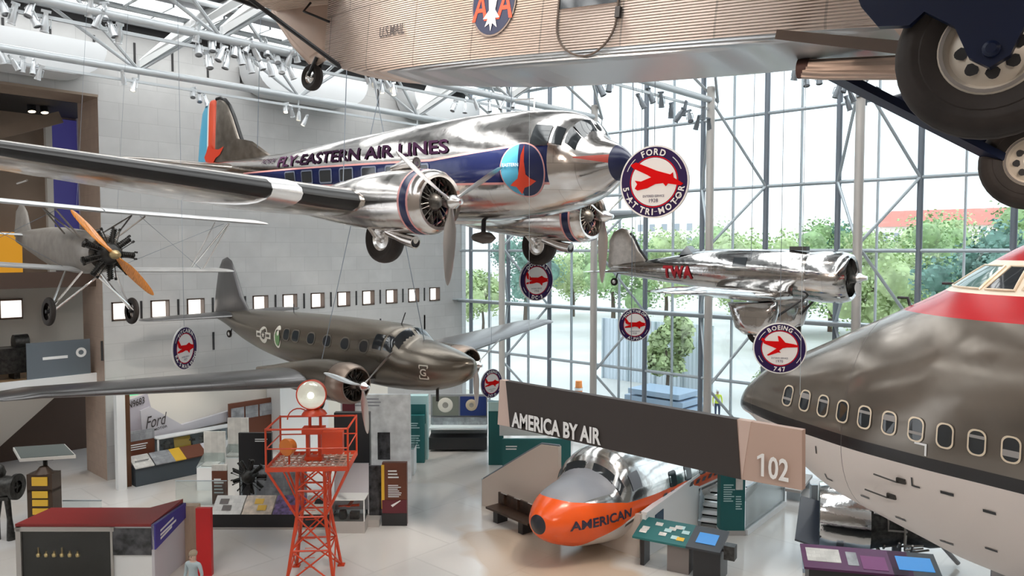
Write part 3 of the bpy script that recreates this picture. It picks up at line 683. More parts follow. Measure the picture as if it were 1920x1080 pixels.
# wings: flat centre section, outer panels swept and raised, black boots on the front edge
for sd in (-1, 1):
    secs = [(4.55, sd*1.0, -1.02, 4.7, .15), (4.7, sd*3.5, -1.05, 4.45, .15), (4.75, sd*4.3, -1.02, 4.3, .15), (6.3, sd*10, -.55, 2.9, .13), (7.2, sd*13.4, -.27, 2.0, .12)]
    secs += round_tip(7.2, sd*13.4, -.27, 2.0, .11, sd, 1.05)
    def mif(i, j, n=12): return 1 if (i >= 1 and n-2 <= j <= n+1) else 0
    wing_mb(secs, 12, mif, .055).build('wing', [alu_s, boot], A, smooth=55)
    b = MB(); f = foil(4.2, .15, 12)
    for (yy, off) in ((4.75, .03), (5.45, .03)): pass
    wing_mb([(4.86, sd*4.85, -.985, 4.15, .158), (5.03, sd*5.45, -.94, 4.0, .158)], 12, None, .055).build('landing_light_fairing', bare, A)
    for s0, y0 in ((8.9, 6.0), (8.6, 9.0)): MB().tube([(-s0+.6, sd*y0, -.95), (-s0, sd*y0, -1.0)], .02, 6).build('hinge_fairing', bare, A)
    # nacelle
    yc, zc = sd*2.75, -.95
    b = MB(); rings = []
    for s_, zt, zb_, w_ in ((3.85, -.24, -1.66, .70), (4.4, -.24, -1.66, .70), (5.2, -.3, -1.6, .68), (6.2, -.45, -1.5, .6), (7.2, -.65, -1.38, .46), (8.4, -.85, -1.2, .25), (9.2, -.98, -1.08, .08)):
        rings.append([Vector((-s_, yc+w_*math.cos(2*PI*k/28), (zt+zb_)/2+(zt-zb_)/2*math.sin(2*PI*k/28))) for k in range(28)])
    nac = b.loft(rings).build('engine_nacelle', alu, A, smooth=50)
    cw = mat('banded cowling', (.68, .64, .61), 1.0, .17, layers=[(lambda x, y, z, nz: (x > .30) & (x < .62), pinkline, .1, .3), (lambda x, y, z, nz: (x > .36) & (x < .56), blue_navy, 0, .2)])
    MB().lathe([(-.12, .66), (-.12, .705), (.35, .715), (.62, .70), (.8, .66), (.88, .6), (.86, .53), (.74, .5), (.3, .5)], (0, 0, 0), (1, 0, 0), 40).build('cowling', cw, nac, loc=(-3.82, yc, zc))
    MB().lathe([(0, 0), (0, .66)], (0, 0, 0), (1, 0, 0), 28).build('firewall', dark, nac, loc=(-3.7, yc, zc))
    radial(A, (-3.2, yc, zc), .5, 9, enginemetal, dark)
    propeller(A, (-2.62, yc, zc), 1.75, .27, PI if sd < 0 else PI+.06, 3, bare, blade_m, .15)
    MB().tube([(-4.5, yc-.12, -1.62), (-3.9, yc-.12, -1.78), (-3.55, yc-.12, -1.83)], [.1, .13, .14], 14).lathe([(.0, .11), (-.02, 0)], (-3.54, yc-.12, -1.83), (1, 0, 0), 14, 1).build('exhaust_pipe', [alu, dark], A)
    wheel(A, (-4.75, yc, -1.78), .56, .36, tyre, bare, name='main_wheel')
    for q in (-.24, .24): MB().tube([(-4.75, yc+q, -1.78), (-5.3, yc+q, -1.3)], .05, 8).build('wheel_fork', bare, A)
    # carburettor scoop
    MB().tube([(-4.6, yc, -.2), (-4.1, yc, -.12), (-3.75, yc, -.1)], [.05, .12, .13], 12).lathe([(0, .1), (-.02, 0)], (-3.74, yc, -.1), (1, 0, 0), 12, 1).build('intake_scoop', [alu, dark], A)
    # stabiliser
    wing_mb([(15.9, sd*.1, .42, 2.7, .1), (16.6, sd*2.8, .42, 1.9, .09)]+round_tip(16.6, sd*2.8, .42, 1.9, .09, sd, 1.1), 10).build('stabilizer', alu_s, A, smooth=50)
finp = [(14.3, .78), (15.9, 1.05), (16.3, 1.5), (16.8, 2.26), (17.15, 2.7), (17.45, 2.92), (17.8, 3.02), (18.1, 3.0), (18.15, .55), (16.5, .6)]
lens(finp, .2, 0, .82).build('fin', mat('old metal fin', (.30, .26, .22), .85, .35, var=.25, vscale=3), A, smooth=50)
b = MB(); b.tube([(-p[0], 0, p[1]) for p in finp[1:8]], .07, 8); b.build('fin_boot', boot, A)
rud = mat('rudder paint', (.10, .42, .62), 0, .35, layers=[(lambda x, y, z, nz: (S(x) < 18.62), (.85, .85, .83), 0, .4), (lambda x, y, z, nz: (S(x) < 18.52), (.80, .10, .04), 0, .35)])
lens([(18.17, 3.0), (18.5, 3.0), (18.85, 2.88), (19.1, 2.6), (19.3, 1.6), (19.4, .4), (18.17, .5)], .17, 0, .84).build('rudder', rud, A, smooth=50)
b = MB(); bird = [(18.3, 1.35), (18.15, 1.2), (17.7, 1.15), (17.3, 1.25), (17.6, .95), (17.9, .85), (18.2, .55), (18.5, .45), (18.6, .7), (18.75, .9), (18.6, 1.1), (18.5, 1.3)]
for sd in (-1, 1):
    vs = [(-p[0], sd*.112, p[1]) for p in bird]; b.add(vs, [tuple(range(len(bird))) if sd > 0 else tuple(reversed(range(len(bird))))])
b.build('bird_emblem', redm, A, smooth=0)
MB().lathe([(-.42, .01), (-.3, .1), (0, .16), (.25, .13), (.42, .02)], (-4.3, 0, -1.65), (1, 0, 0), 16).build('loop_antenna_pod', mat('dark pod', (.12, .10, .09), .3, .4), A)
MB().tube([(-4.3, 0, -1.2), (-4.3, 0, -1.6)], .06, 8).build('pod_strut', dark, A)
MB().tube([(-2.6, -.25, 1.3), (-2.6, -.25, 1.6), (-3.2, -.25, 1.62)], .02, 6).build('aerial_mast', bare, A)
for q in ((-6.2, 2.9), (-6.2, -2.9), (-15.2, .0)): MB().tube([(q[0], q[1], .75 if q[1] == 0 else -.5), (q[0], q[1], 5.6)], .012, 5).build('suspension_cable', steel_dark, A)
# ================================================================== GREY TWIN ENGINE AIRLINER
gun = mat('dull grey skin', (.20, .172, .14), .7, .27, panel=(.8, .5, .18, 'xz'), bump=.03, bscale=3, var=.05, vscale=1.2)
gun_w = mat('dull grey wing', (.17, .165, .165), .7, .30, panel=(.8, 1.0, .18, 'xy'), bump=.04, bscale=3, var=.05, vscale=1.2)
G = Fus([(0, -.14, -.26, .05, 2), (.12, .0, -.5, .28, 2), (.5, .12, -.78, .56, 2), (1.0, .24, -.98, .76, 2), (1.7, .36, -1.15, .92, 2.1), (2.45, .47, -1.24, 1.0, 2.1), (2.62, .62, -1.26, 1.01, 2.1), (2.85, .80, -1.27, 1.02, 2.1), (3.6, .87, -1.3, 1.03, 2.2), (6, .88, -1.28, 1.03, 2.2),
         (8, .86, -1.2, 1.0, 2.2), (10.7, .8, -.92, .86, 2.1), (12.6, .70, -.55, .62, 2), (14.2, .58, -.05, .32, 2), (15.5, .4, .22, .06, 2)], .52)
A2 = thing('airliner', 'dull brownish grey twin engine airliner with star roundel, hanging below the banded silver airliner', 'airplane', M=pose([16.419, 16.797, 6.054, -87.641, -.92, .96]))
G.mesh(0, 15.5, 56, 40).build('fuselage', gun, A2, smooth=50)
for sd in (-1, 1):
    for s_, w_, h_, r_ in ((4.05, .42, .36, .16), (5.05, .42, .36, .16), (6.05, .42, .36, .16), (7.0, .42, .36, .16), (7.97, .40, .38, .12), (8.58, .36, .38, .12)):
        b = MB(); o_ = rrect(s_, .14, w_, h_, r_); G.on_side(b, o_, [tuple(range(len(o_)))], sd, .014); w0 = b.build('cabin_window', cockglass, A2)
        b = MB(); q_ = rrect(s_, .14, w_+.09, h_+.09, r_+.03); G.on_side(b, q_+o_, ring_faces(len(o_)), sd, .012); b.build('window_frame', mat('olive frame', (.16, .14, .115), .5, .4), w0)
    t = (lambda a: a) if sd > 0 else (lambda a: 180-a)
    b = MB(); G.patch(b, 3.2, 3.62, t(14), t(44), .014); b.build('cockpit_side_window', cockglass, A2)
    b = MB(); G.patch(b, 2.72, 3.08, t(16), t(46), .014); b.build('cockpit_side_window', cockglass, A2)
    b = MB(); G.patch(b, 2.5, 2.78, t(36), t(86), .014); b.build('windshield_pane', cockglass, A2)
    secs = [(3.7, sd*.8, -.95, 4.2, .16), (3.9, sd*2.5, -.86, 3.9, .16), (4.3, sd*3.4, -.8, 3.5, .15), (5.1, sd*10.2, -.2, 1.9, .12)]+round_tip(5.1, sd*10.2, -.2, 1.9, .11, sd, 1.15)
    wing_mb(secs, 12, None, .03).build('wing', gun_w, A2, smooth=55)
    yc, zc = sd*2.5, -.72
    b = MB(); rings = []
    for s_, zt, zb_, w_ in ((3.3, -.1, -1.34, .62), (3.9, -.08, -1.36, .62), (4.7, -.15, -1.34, .58), (5.8, -.35, -1.25, .46), (7.0, -.6, -1.1, .28), (8.0, -.78, -.92, .08)):
        rings.append([Vector((-s_, yc+w_*math.cos(2*PI*k/24), (zt+zb_)/2+(zt-zb_)/2*math.sin(2*PI*k/24))) for k in range(24)])
    nac = b.loft(rings).build('engine_nacelle', gun, A2, smooth=50)
    MB().lathe([(-.1, .6), (.3, .64), (.62, .61), (.78, .54), (.78, .5), (.6, .49), (.1, .49)], (0, 0, 0), (1, 0, 0), 36).build('cowling', mat('warm brown cowling', (.33, .25, .20), .7, .33), nac, loc=(-3.3, yc, zc))
    MB().lathe([(0, 0), (0, .6)], (0, 0, 0), (1, 0, 0), 24).build('firewall', dark, nac, loc=(-3.15, yc, zc))
    radial(A2, (-2.75, yc, zc), .46, 9, enginemetal, dark)
    propeller(A2, (-2.25, yc, zc), 1.5, .22, PI+.12 if sd < 0 else PI+.02, 3, bare, blade_m, .14)
    wheel(A2, (-4.7, yc, -1.42), .46, .28, tyre, bare, name='main_wheel')
    wing_mb([(13.2, sd*.1, .42, 2.1, .1), (13.9, sd*2.6, .42, 1.5, .09)]+round_tip(13.9, sd*2.6, .42, 1.5, .08, sd, 1.0), 10).build('stabilizer', gun_w, A2, smooth=50)
lens([(12.6, .62), (13.1, 1.2), (13.6, 2.2), (13.95, 2.7), (14.3, 2.85), (14.7, 2.74), (15.0, 2.35), (15.25, 1.5), (15.5, .5), (15.4, .2), (14.2, .3)], .2, 0, .82).build('fin', gun_w, A2, smooth=50)
wheel(A2, (-14.3, 0, -.42), .16, .1, tyre, bare, name='tail_wheel'); MB().tube([(-14.3, .07, -.42), (-14.1, .05, .0)], .03, 6).build('tail_strut', dark, A2)
b = MB()
st = lambda cx, cz, r: [(cx+(r if i % 2 == 0 else r*.42)*math.sin(PI*i/5), cz+(r if i % 2 == 0 else r*.42)*math.cos(PI*i/5)) for i in range(10)]
for off, mi, poly in ((.014, 0, circ(.32, 24, 10.2, -.02)), (.014, 0, [(9.65, -.14), (9.65, .1), (10.75, .1), (10.75, -.14)]), (.02, 1, circ(.17, 20, 10.2, -.02)), (.02, 1, [(9.73, -.07), (9.73, .03), (9.97, .03), (9.97, -.07)]), (.02, 1, [(10.43, -.07), (10.43, .03), (10.67, .03), (10.67, -.07)]), (.026, 0, st(10.2, -.02, .12))):
    G.on_side(b, poly, [tuple(range(len(poly)))], -1, off, mi)
b.build('star_roundel', [mat('ivory paint', (.72, .68, .60), 0, .5), mat('dark brown paint', (.10, .085, .07), 0, .5)], A2, smooth=0)
b = MB()
for off, mi, poly in ((.016, 0, circ(.24, 20, 9.15, .0, .42)), (.022, 1, circ(.16, 18, 9.15, -.05, .28)), (.028, 0, circ(.07, 12, 9.12, .15, .1))): G.on_side(b, poly, [tuple(range(len(poly)))], -1, off, mi)
b.build('side_emblem', [mat('ivory paint', (.72, .68, .60), 0, .5), mat('green paint', (.13, .25, .10), 0, .5)], A2, smooth=0)
b = MB(); o_, i_ = rrect(1.35, -.42, .34, .46, .03), rrect(1.35, -.42, .26, .38, .02); G.on_side(b, o_+i_, ring_faces(len(o_)), -1, .014)
G.text(b, 'G', -1, 1.46, 1.24, -.53, .22, .02, off=.016); b.build('nose_plate', mat('ivory paint', (.72, .68, .60), 0, .5), A2, smooth=0)
MB().tube([(-3.3, 0, .85), (-3.1, 0, 1.25)], .018, 6).build('aerial_mast', dark, A2); MB().tube([(-9.5, 0, .8), (-9.5, 0, 1.15)], .018, 6).build('aerial_mast', dark, A2)
MB().tube([(-5.6, -1.6, -.6), (-5.2, 1.0, 9.6)], .014, 5).build('suspension_cable', steel_dark, A2); MB().tube([(-2.2, .0, .4), (-5.0, .2, 9.6)], .014, 5).build('suspension_cable', steel_dark, A2)
MB().tube([(-1.6, 0, -1.1), (-1.6, 0, -1.5)], .05, 8).build('radio_mast', dark, A2)

# ================================================================== SMALL SILVER SINGLE ENGINE MAIL PLANE BY THE GLASS WALL
silver = mat('mirror aluminium', (.62, .61, .60), 1.0, .12, panel=(.7, .4, .3, 'xz'), bump=.35, bscale=3.5, var=.08, vscale=3, rvar=.05)
Q = Fus([(1.2, .70, -.70, .68, 2), (1.55, .74, -.72, .70, 2.05), (2.2, .80, -.70, .70, 2.1), (3.5, .82, -.60, .68, 2.1), (4.8, .76, -.46, .6, 2.1), (5.6, .64, -.38, .52, 2.05), (6.8, .46, -.24, .36, 2), (8.0, .3, -.1, .16, 2), (8.5, .22, -.02, .03, 2)])
SA = 1.0
MA = pose([22.95, 7.68, 8.62, -88.2, -.2, -.25]) @ Matrix.Scale(SA, 4)
A3 = thing('mail_plane', 'small mirror bright silver single engine airplane hanging in front of the glass wall', 'airplane', M=MA)
Q.mesh(1.2, 8.5, 40, 36).build('fuselage', silver, A3, smooth=50)
MB().lathe([(-1.25, .66), (-1.22, .73), (-.9, .76), (-.35, .75), (-.12, .68), (-.08, .62), (-.12, .56), (-.5, .54)], (0, 0, 0), (1, 0, 0), 40).build('cowling', silver, A3, loc=(-.12, 0, 0))
MB().lathe([(0, 0), (0, .7)], (-1.2, 0, 0), (1, 0, 0), 28).build('firewall', dark, A3)
radial(A3, (-.62, 0, 0), .54, 9, enginemetal, dark)
propeller(A3, (-.1, 0, 0), .62, .2, .5, 2, bare, bare, .14, twist=(70, 50))
for sd in (-1, 1):
    secs = [(1.75, sd*.4, -.58, 2.6, .16), (1.9, sd*1.4, -.58, 2.4, .16), (2.3, sd*4.6, -.34, 1.75, .13)]+round_tip(2.3, sd*4.6, -.34, 1.75, .12, sd, 1.1)
    wing_mb(secs, 12).build('wing', silver, A3, smooth=55)
    tr = [(3.45, -.8), (3.2, -1.55), (2.9, -1.75), (2.3, -1.78), (2.0, -1.55), (1.85, -1.0), (1.9, -.7)]
    lens(tr, .42, sd*1.2, .78).build('wheel_fairing', silver, A3, smooth=50)
    wheel(A3, (-2.45, sd*1.2, -1.66), .36, .18, tyre, bare, name='main_wheel')
    MB().tube([(-1.3, sd*.5, -.55), (-2.2, sd*1.15, -1.35)], .035, 8).build('gear_strut', dark, A3)
    wing_mb([(7.5, sd*.1, .02, 1.2, .09), (7.7, sd*1.3, .02, .95, .08)]+round_tip(7.7, sd*1.3, .02, .95, .08, sd, .6), 8).build('stabilizer', silver, A3, smooth=50)
    b = MB(); Q.grid(b, 3.14, 3.58, .28, .56, sd, 3, 3, .014); b.build('cabin_window', cockglass, A3)
b = MB(); Q.text(b, 'TWA', -1, 6.12, 4.98, -.13, .40, .05, off=.03, spacing=1.15); b.build('red_lettering', mat('deep red lettering', (.35, .012, .02), 0, .4), A3, smooth=0)
lens([(7.0, .4), (7.3, .75), (7.55, 1.2), (7.8, 1.48), (8.05, 1.55), (8.4, 1.42), (8.58, 1.1), (8.62, .2), (8.4, .05), (7.4, .2)], .13, 0, .8).build('fin', mat('dull silver fin', (.52, .48, .44), .9, .35, var=.15), A3, smooth=50)
b = MB(); b.tube([(-7.0, 0, .42), (-7.3, 0, .77), (-7.55, 0, 1.22), (-7.7, 0, 1.36)], .045, 8); b.build('fin_boot', boot, A3)
wheel(A3, (-8.35, 0, -.36), .14, .09, tyre, bare, name='tail_wheel'); MB().tube([(-8.35, .06, -.36), (-8.2, .03, .05)], .025, 6).build('tail_strut', dark, A3)
b = MB(); b.add([(-5.15, -.25, .66), (-5.15, .25, .66), (-5.4, .2, .92), (-5.4, -.2, .92), (-5.65, -.3, .6), (-5.65, .3, .6)], [(0, 1, 2, 3), (0, 3, 4), (1, 5, 2), (3, 2, 5, 4)]); b.build('cockpit_windscreen', cockglass, A3, smooth=0)
MB().box((-1.75, 0, .84), (.5, .3, .12)).build('top_intake', dark, A3, smooth=0)
for q in ((-3.0, -.6), (-7.3, 0)): MB().tube([(q[0], q[1], .4), (q[0], q[1], 7.2)], .010, 5).build('suspension_cable', steel_dark, A3)

# ================================================================== CORRUGATED THREE ENGINE AIRLINER OVERHEAD
corru = mat('corrugated skin', (.84, .69, .60), .45, .42, wave=('z', .031, 1.6), panel=(1.1, 6, .35, 'xz'), var=.08, vscale=1.3, layers=[(lambda x, y, z, nz: (z < -.985) & (y.abs() < 1.2) & (S(x) < 12.6), (.60, .62, .64), .75, .34)])
plaintan = mat('tan sheet metal', (.58, .44, .36), .5, .42, var=.1, vscale=2, wave=('y', .05, .6))
A4 = thing('tri_motor_airliner', 'corrugated tan metal airliner with oval emblem and big navy landing gear, hanging overhead', 'airplane', M=pose([8.769, -2.582, 12.008, -83.978, -4.646, -2.627]))
K = Fus([(.9, .35, -.3, .35, 3), (1.6, .7, -.6, .62, 6), (3.0, 1.0, -.85, .70, 12), (5.2, 1.05, -1.0, .70, 14), (7, 1.0, -1.08, .70, 14), (9, .95, -1.10, .70, 14), (10.6, .8, -1.05, .64, 14), (12.4, .6, -.92, .42, 12), (13.2, .5, -.74, .26, 10), (13.35, .48, -.66, .23, 8)])
K.mesh(.9, 13.35, 44, 64).build('fuselage', corru, A4, smooth=50)
lens([(13.2, .45), (13.4, .9), (13.9, 1.6), (14.6, 1.7), (15.1, 1.2), (15.15, .3), (14.5, -.3), (13.9, -.72), (13.45, -.55)], .16, 0, .85).build('rudder', plaintan, A4, smooth=50)
b = MB()
for sd in (-1, 1):
    wing_mb([(12.9, sd*.05, .3, 2.0, .06), (13.1, sd*2.6, .3, 1.7, .05), (13.4, sd*3.1, .3, 1.1, .05)], 8).build('stabilizer', plaintan, A4, smooth=50)
    MB().bar((-14.95, sd*.4, .28), (-14.8, sd*2.6, .28), .06).build('elevator_edge', black, A4, smooth=0)
    MB().tube([(-12.85, sd*.28, -.82), (-13.9, sd*2.0, .27)], .035, 8).build('stabilizer_strut', black, A4)
    MB().tube([(-13.2, sd*.2, -.1), (-13.6, sd*.5, .05), (-13.7, sd*.3, .25)], .02, 6).build('control_horn', black, A4)
wheel(A4, (-13.9, 0, -.86), .22, .15, tyre, bare, name='tail_wheel')
MB().tube([(-13.88, .1, -.86), (-13.75, .06, -.55), (-13.4, 0, -.35)], .035, 8).tube([(-13.88, -.1, -.86), (-13.75, -.06, -.55)], .03, 8).build('tail_wheel_fork', black, A4)
b = MB(); K.text(b, 'U.S.MAIL', -1, 11.78, 11.2, -.52, .15, .015, slope=.0, off=.02); b.build('mail_lettering', mat('dark lettering', (.06, .05, .05), 0, .5), A4, smooth=0)
# airline emblem: dark oval with two red letters and a white eagle
b = MB(); sc, zc, rx, rz = 9.56, -.31, .34, .40
for off, mi, r in ((.02, 3, 1.06), (.024, 0, 1.0)):
    p_ = circ(rx*r, 36, sc, zc, rz*r); K.on_side(b, p_, [tuple(range(36))], -1, off, mi)
for sx in (1, -1):
    c0 = sc+sx*.2
    for poly in ([(c0+.13, -.2), (c0+.075, -.2), (c0-.01, .1), (c0+.03, .1)], [(c0-.13, -.2), (c0-.075, -.2), (c0+.01, .1), (c0-.03, .1)], [(c0+.07, -.09), (c0-.07, -.09), (c0-.06, -.04), (c0+.06, -.04)]):
        poly = [(a, z+zc-.02) for a, z in poly]; K.on_side(b, poly, [tuple(range(len(poly)))], -1, .03, 1)
eag = [(0, .3), (-.05, .2), (-.07, .05), (-.05, -.1), (-.13, -.2), (-.06, -.2), (-.1, -.32), (-.02, -.26), (.0, -.36), (.03, -.26), (.1, -.3), (.06, -.2), (.14, -.2), (.05, -.1), (.07, .05), (.05, .2)]
poly = [(sc+a, zc+z) for a, z in eag]; K.on_side(b, poly, [tuple(range(len(poly)))], -1, .036, 2)
b.build('oval_emblem', [mat('emblem navy', (.015, .022, .06), 0, .4), redm, white_m, mat('emblem rim', (.2, .16, .14), 0, .4)], A4, smooth=0)
# door with a window
b = MB(); pts = [(8.56, -.1)]+[(8.16+.4*math.cos(PI*i/14)*1.0, -.68-.38*math.sin(PI*i/14)) for i in range(15)]+[(7.76, -.1)]
pp = [Vector((-a, -(K.y(a, z)+.02), z)) for a, z in pts]; b.tube(pp, .013, 6); b.build('door_outline', mat('door seal', (.10, .075, .06), 0, .6), A4)
b = MB(); K.grid(b, 7.74, 8.55, -.5, .1, -1, 4, 4, .015); b.build('door_window', cockglass, A4)
MB().box((-7.74, -.73, -.62), (.06, .05, .12)).build('door_handle', dark, A4, smooth=0)
# landing gear under the engines
bluegear = mat('navy gear paint', (.007, .013, .04), 0, .35, spec=.3)
for sd in (-1, 1):
    wheel(A4, (-3.9, sd*2.55, -1.78), .56, .30, tyre, bare, name='main_wheel', spokes=True)
    hubm = mat('cream wheel disc', (.74, .66, .56), .2, .4)
    b = MB(); b.lathe([(-.09, 0), (-.12, .09), (-.10, .12), (-.06, .235), (-.10, .26), (-.115, .285), (-.10, .30), (.10, .30), (.115, .285), (.10, .26), (.06, .235), (.10, .12), (.12, .09), (.09, 0)], (0, 0, 0), (0, 1, 0), 40)
    hub = b.build('wheel_disc', hubm, A4, loc=(-3.9, sd*2.55, -1.78))
    for k in range(8):
        a = 2*PI*k/8+.2
        for f in (-1, 1):
            pts = [Vector((.165*math.cos(a)+(.045*math.cos(t)*(1 if math.cos(t-a) < 0 else .8)), f*.098, .165*math.sin(a)+.045*math.sin(t)*(1 if math.cos(t-a) < 0 else .8))) for t in [2*PI*i/12 for i in range(12)]]
            MB().add(pts, [tuple(range(12))]).build('disc_hole', dark, hub, smooth=0)
    b = MB()
    for f in (-1, 1): MB().lathe([(f*.118, .262), (f*.118, .285)], (0, 0, 0), (0, 1, 0), 40).build('rim_band', mat('rim marks', (.25, .22, .2), .3, .5), hub)
    yb = sd*2.72
    leg = [(-4.75, -1.3), (-4.67, -1.48), (-4.55, -1.62), (-4.36, -1.63), (-4.28, -1.55), (-4.1, -1.66), (-4.0, -1.86), (-3.88, -1.93), (-3.78, -1.86), (-3.7, -1.62), (-3.55, -1.45), (-3.2, -1.3), (-3.2, -.7), (-4.75, -.7)]
    b = MB(); b.prism([(p[0], p[1]) for p in leg], .07, basis((0, yb+.035, 0), (1, 0, 0), (0, 0, 1))); b.lathe([(-.06, .055), (.06, .05), (.075, .03), (.075, 0)], (-3.88, yb, -1.82), (0, sd, 0), 16); b.build('gear_leg', bluegear, A4, smooth=30)
    b = MB(); rings = []
    for s_, r_ in ((2.2, .30), (2.6, .44), (3.4, .46), (4.2, .38), (5.0, .2), (5.5, .05)): rings.append([Vector((-s_, sd*2.55+r_*math.cos(2*PI*k/20), -1.0+r_*.95*math.sin(2*PI*k/20))) for k in range(20)])
    b.loft(rings).build('engine_nacelle', bluegear, A4, smooth=50)
    MB().bar((-5.85, sd*.72, -1.03), (-4.25, sd*2.5, -1.74), .2, .09).build('axle_strut', mat('bronze strut', (.07, .045, .032), 0, .6, spec=.2) if sd < 0 else bluegear, A4, smooth=0)
    wing_mb([(2.6, sd*.3, 1.25, 4.2, .16), (3.0, sd*6, 1.35, 3.3, .14), (3.6, sd*10.6, 1.5, 2.2, .1), (4.0, sd*11.6, 1.52, 1.2, .1)], 10).build('wing', plaintan, A4, smooth=50)
    MB().tube([(-3.2, sd*2.5, -.7), (-3.2, sd*2.5, 1.1)], .05, 8).tube([(-4.6, sd*2.5, -.8), (-4.6, sd*2.5, 1.1)], .05, 8).build('nacelle_strut', bluegear, A4)
MB().tube([(-5.98, .2, -1.13), (-5.7, .2, -1.15), (-4.5, .2, -1.19)], [.10, .11, .13], 18).lathe([(0, .105), (-.12, .105)], (-5.98, .2, -1.13), (-1, 0, 0), 18, 1).lathe([(.002, .105), (.003, 0)], (-5.98, .2, -1.13), (-1, 0, 0), 18, 1).build('exhaust_stack', [plaintan, mat('stack mouth', (.10, .04, .03), 0, .6)], A4)
for q in ((-4.5, .6), (-9, .4)): MB().tube([(q[0], q[1], .9), (q[0], q[1], 5.2)], .012, 5).build('suspension_cable', steel_dark, A4)

# ================================================================== BIPLANE AT THE LEFT
fab = mat('silver dope', (.55, .56, .57), .35, .38, var=.06, vscale=3)
dop = mat('grey brown fuselage fabric', (.26, .235, .21), .3, .4, var=.15, vscale=4)
wood = mat('varnished wood', (.62, .22, .03), 0, .2, var=.25, vscale=8, stretch=(1, 6, 1), coat=.6)
A5 = thing('biplane', 'silver biplane with black radial engine and varnished wooden propeller', 'airplane', M=pose([7.39, 20.525, 9.314, -87.024, -3.385, -2.946]))
Bp = Fus([(.35, .42, -.42, .42, 2), (.9, .5, -.55, .48, 2.5), (1.8, .52, -.62, .46, 3), (3.0, .55, -.58, .42, 3), (5.0, .42, -.3, .26, 3), (6.6, .25, -.05, .06, 3)])
Bp.mesh(.35, 6.6, 26, 32).build('fuselage', dop, A5, smooth=50)
radial(A5, (-.12, 0, 0), .66, 9, mat('black engine', (.03, .028, .026), .5, .4), dark, back=False)
pb = propeller(A5, (.12, 0, 0), 1.46, .26, math.radians(46), 2, mat('prop hub brass', (.55, .42, .22), .8, .35), wood, .12, twist=(50, 18))
for sd in (-1, 1):
    wing_mb([(.55, sd*.02, 1.06, 1.4, .09), (.55, sd*4.5, 1.10, 1.4, .09)]+round_tip(.55, sd*4.5, 1.10, 1.4, .08, sd, .5), 10).build('upper_wing', fab, A5, smooth=50)
    wing_mb([(1.0, sd*.3, -.5, 1.2, .09), (1.0, sd*3.7, -.40, 1.2, .09)]+round_tip(1.0, sd*3.7, -.40, 1.2, .08, sd, .5), 10).build('lower_wing', fab, A5, smooth=50)
    for (p, q) in (((-.8, sd*3.6, 1.02), (-1.25, sd*3.1, -.40)), ((-1.6, sd*3.6, 1.02), (-1.95, sd*3.1, -.40)), ((-.85, sd*3.6, 1.02), (-1.9, sd*3.1, -.40))):
        MB().tube([p, q], .022, 6).build('interplane_strut', bare, A5)
    for (p, q) in (((-.7, sd*1.1, 1.02), (-.9, sd*.42, .35)), ((-1.5, sd*1.1, 1.02), (-.95, sd*.42, .35)), ((-1.5, sd*1.1, 1.02), (-1.9, sd*.42, .4))):
        MB().tube([p, q], .022, 6).build('cabane_strut', dop, A5)
    for (p, q) in (((-.7, sd*.4, -.5), (-1.0, sd*.98, -1.5)), ((-1.7, sd*.42, -.55), (-1.05, sd*.98, -1.5)), ((-.8, sd*.98, -1.5), (-.75, 0, -.62))):
        MB().tube([p, q], .028, 6).build('gear_strut', bare, A5)
    MB().tube([(-.75, sd*3.4, 1.0), (-1.3, sd*.5, -.5)], .006, 4).tube([(-1.2, sd*3.1, -.42), (-.8, sd*1.0, 1.02)], .006, 4).build('flying_wires', steel_dark, A5)
    w_ = wheel(A5, (-1.0, sd*1.02, -1.55), .36, .12, tyre, bare, name='main_wheel', spokes=True, hubr=.72)
    b = MB()
    for k in range(10): a = 2*PI*k/10; b.tube([(0, .04, 0), (.27*math.cos(a), 0, .27*math.sin(a))], .008, 4)
    b.lathe([(-.07, .05), (.07, .05)], (0, 0, 0), (0, 1, 0), 12, caps=True); b.build('wire_spokes', dark, w_)
    wing_mb([(5.6, sd*.05, .2, .9, .07), (5.75, sd*1.3, .2, .6, .06)], 8).build('stabilizer', fab, A5, smooth=50)
lens([(5.5, .3), (5.9, .9), (6.4, 1.2), (6.8, .9), (6.85, .1)], .1, 0, .8).build('fin', dop, A5, smooth=50)
for q in ((-1.0, .5), (-1.0, -.5)): MB().tube([(q[0], q[1], 1.1), (q[0], q[1], 8.5)], .004, 4).build('suspension_cable', steel_dark, A5)
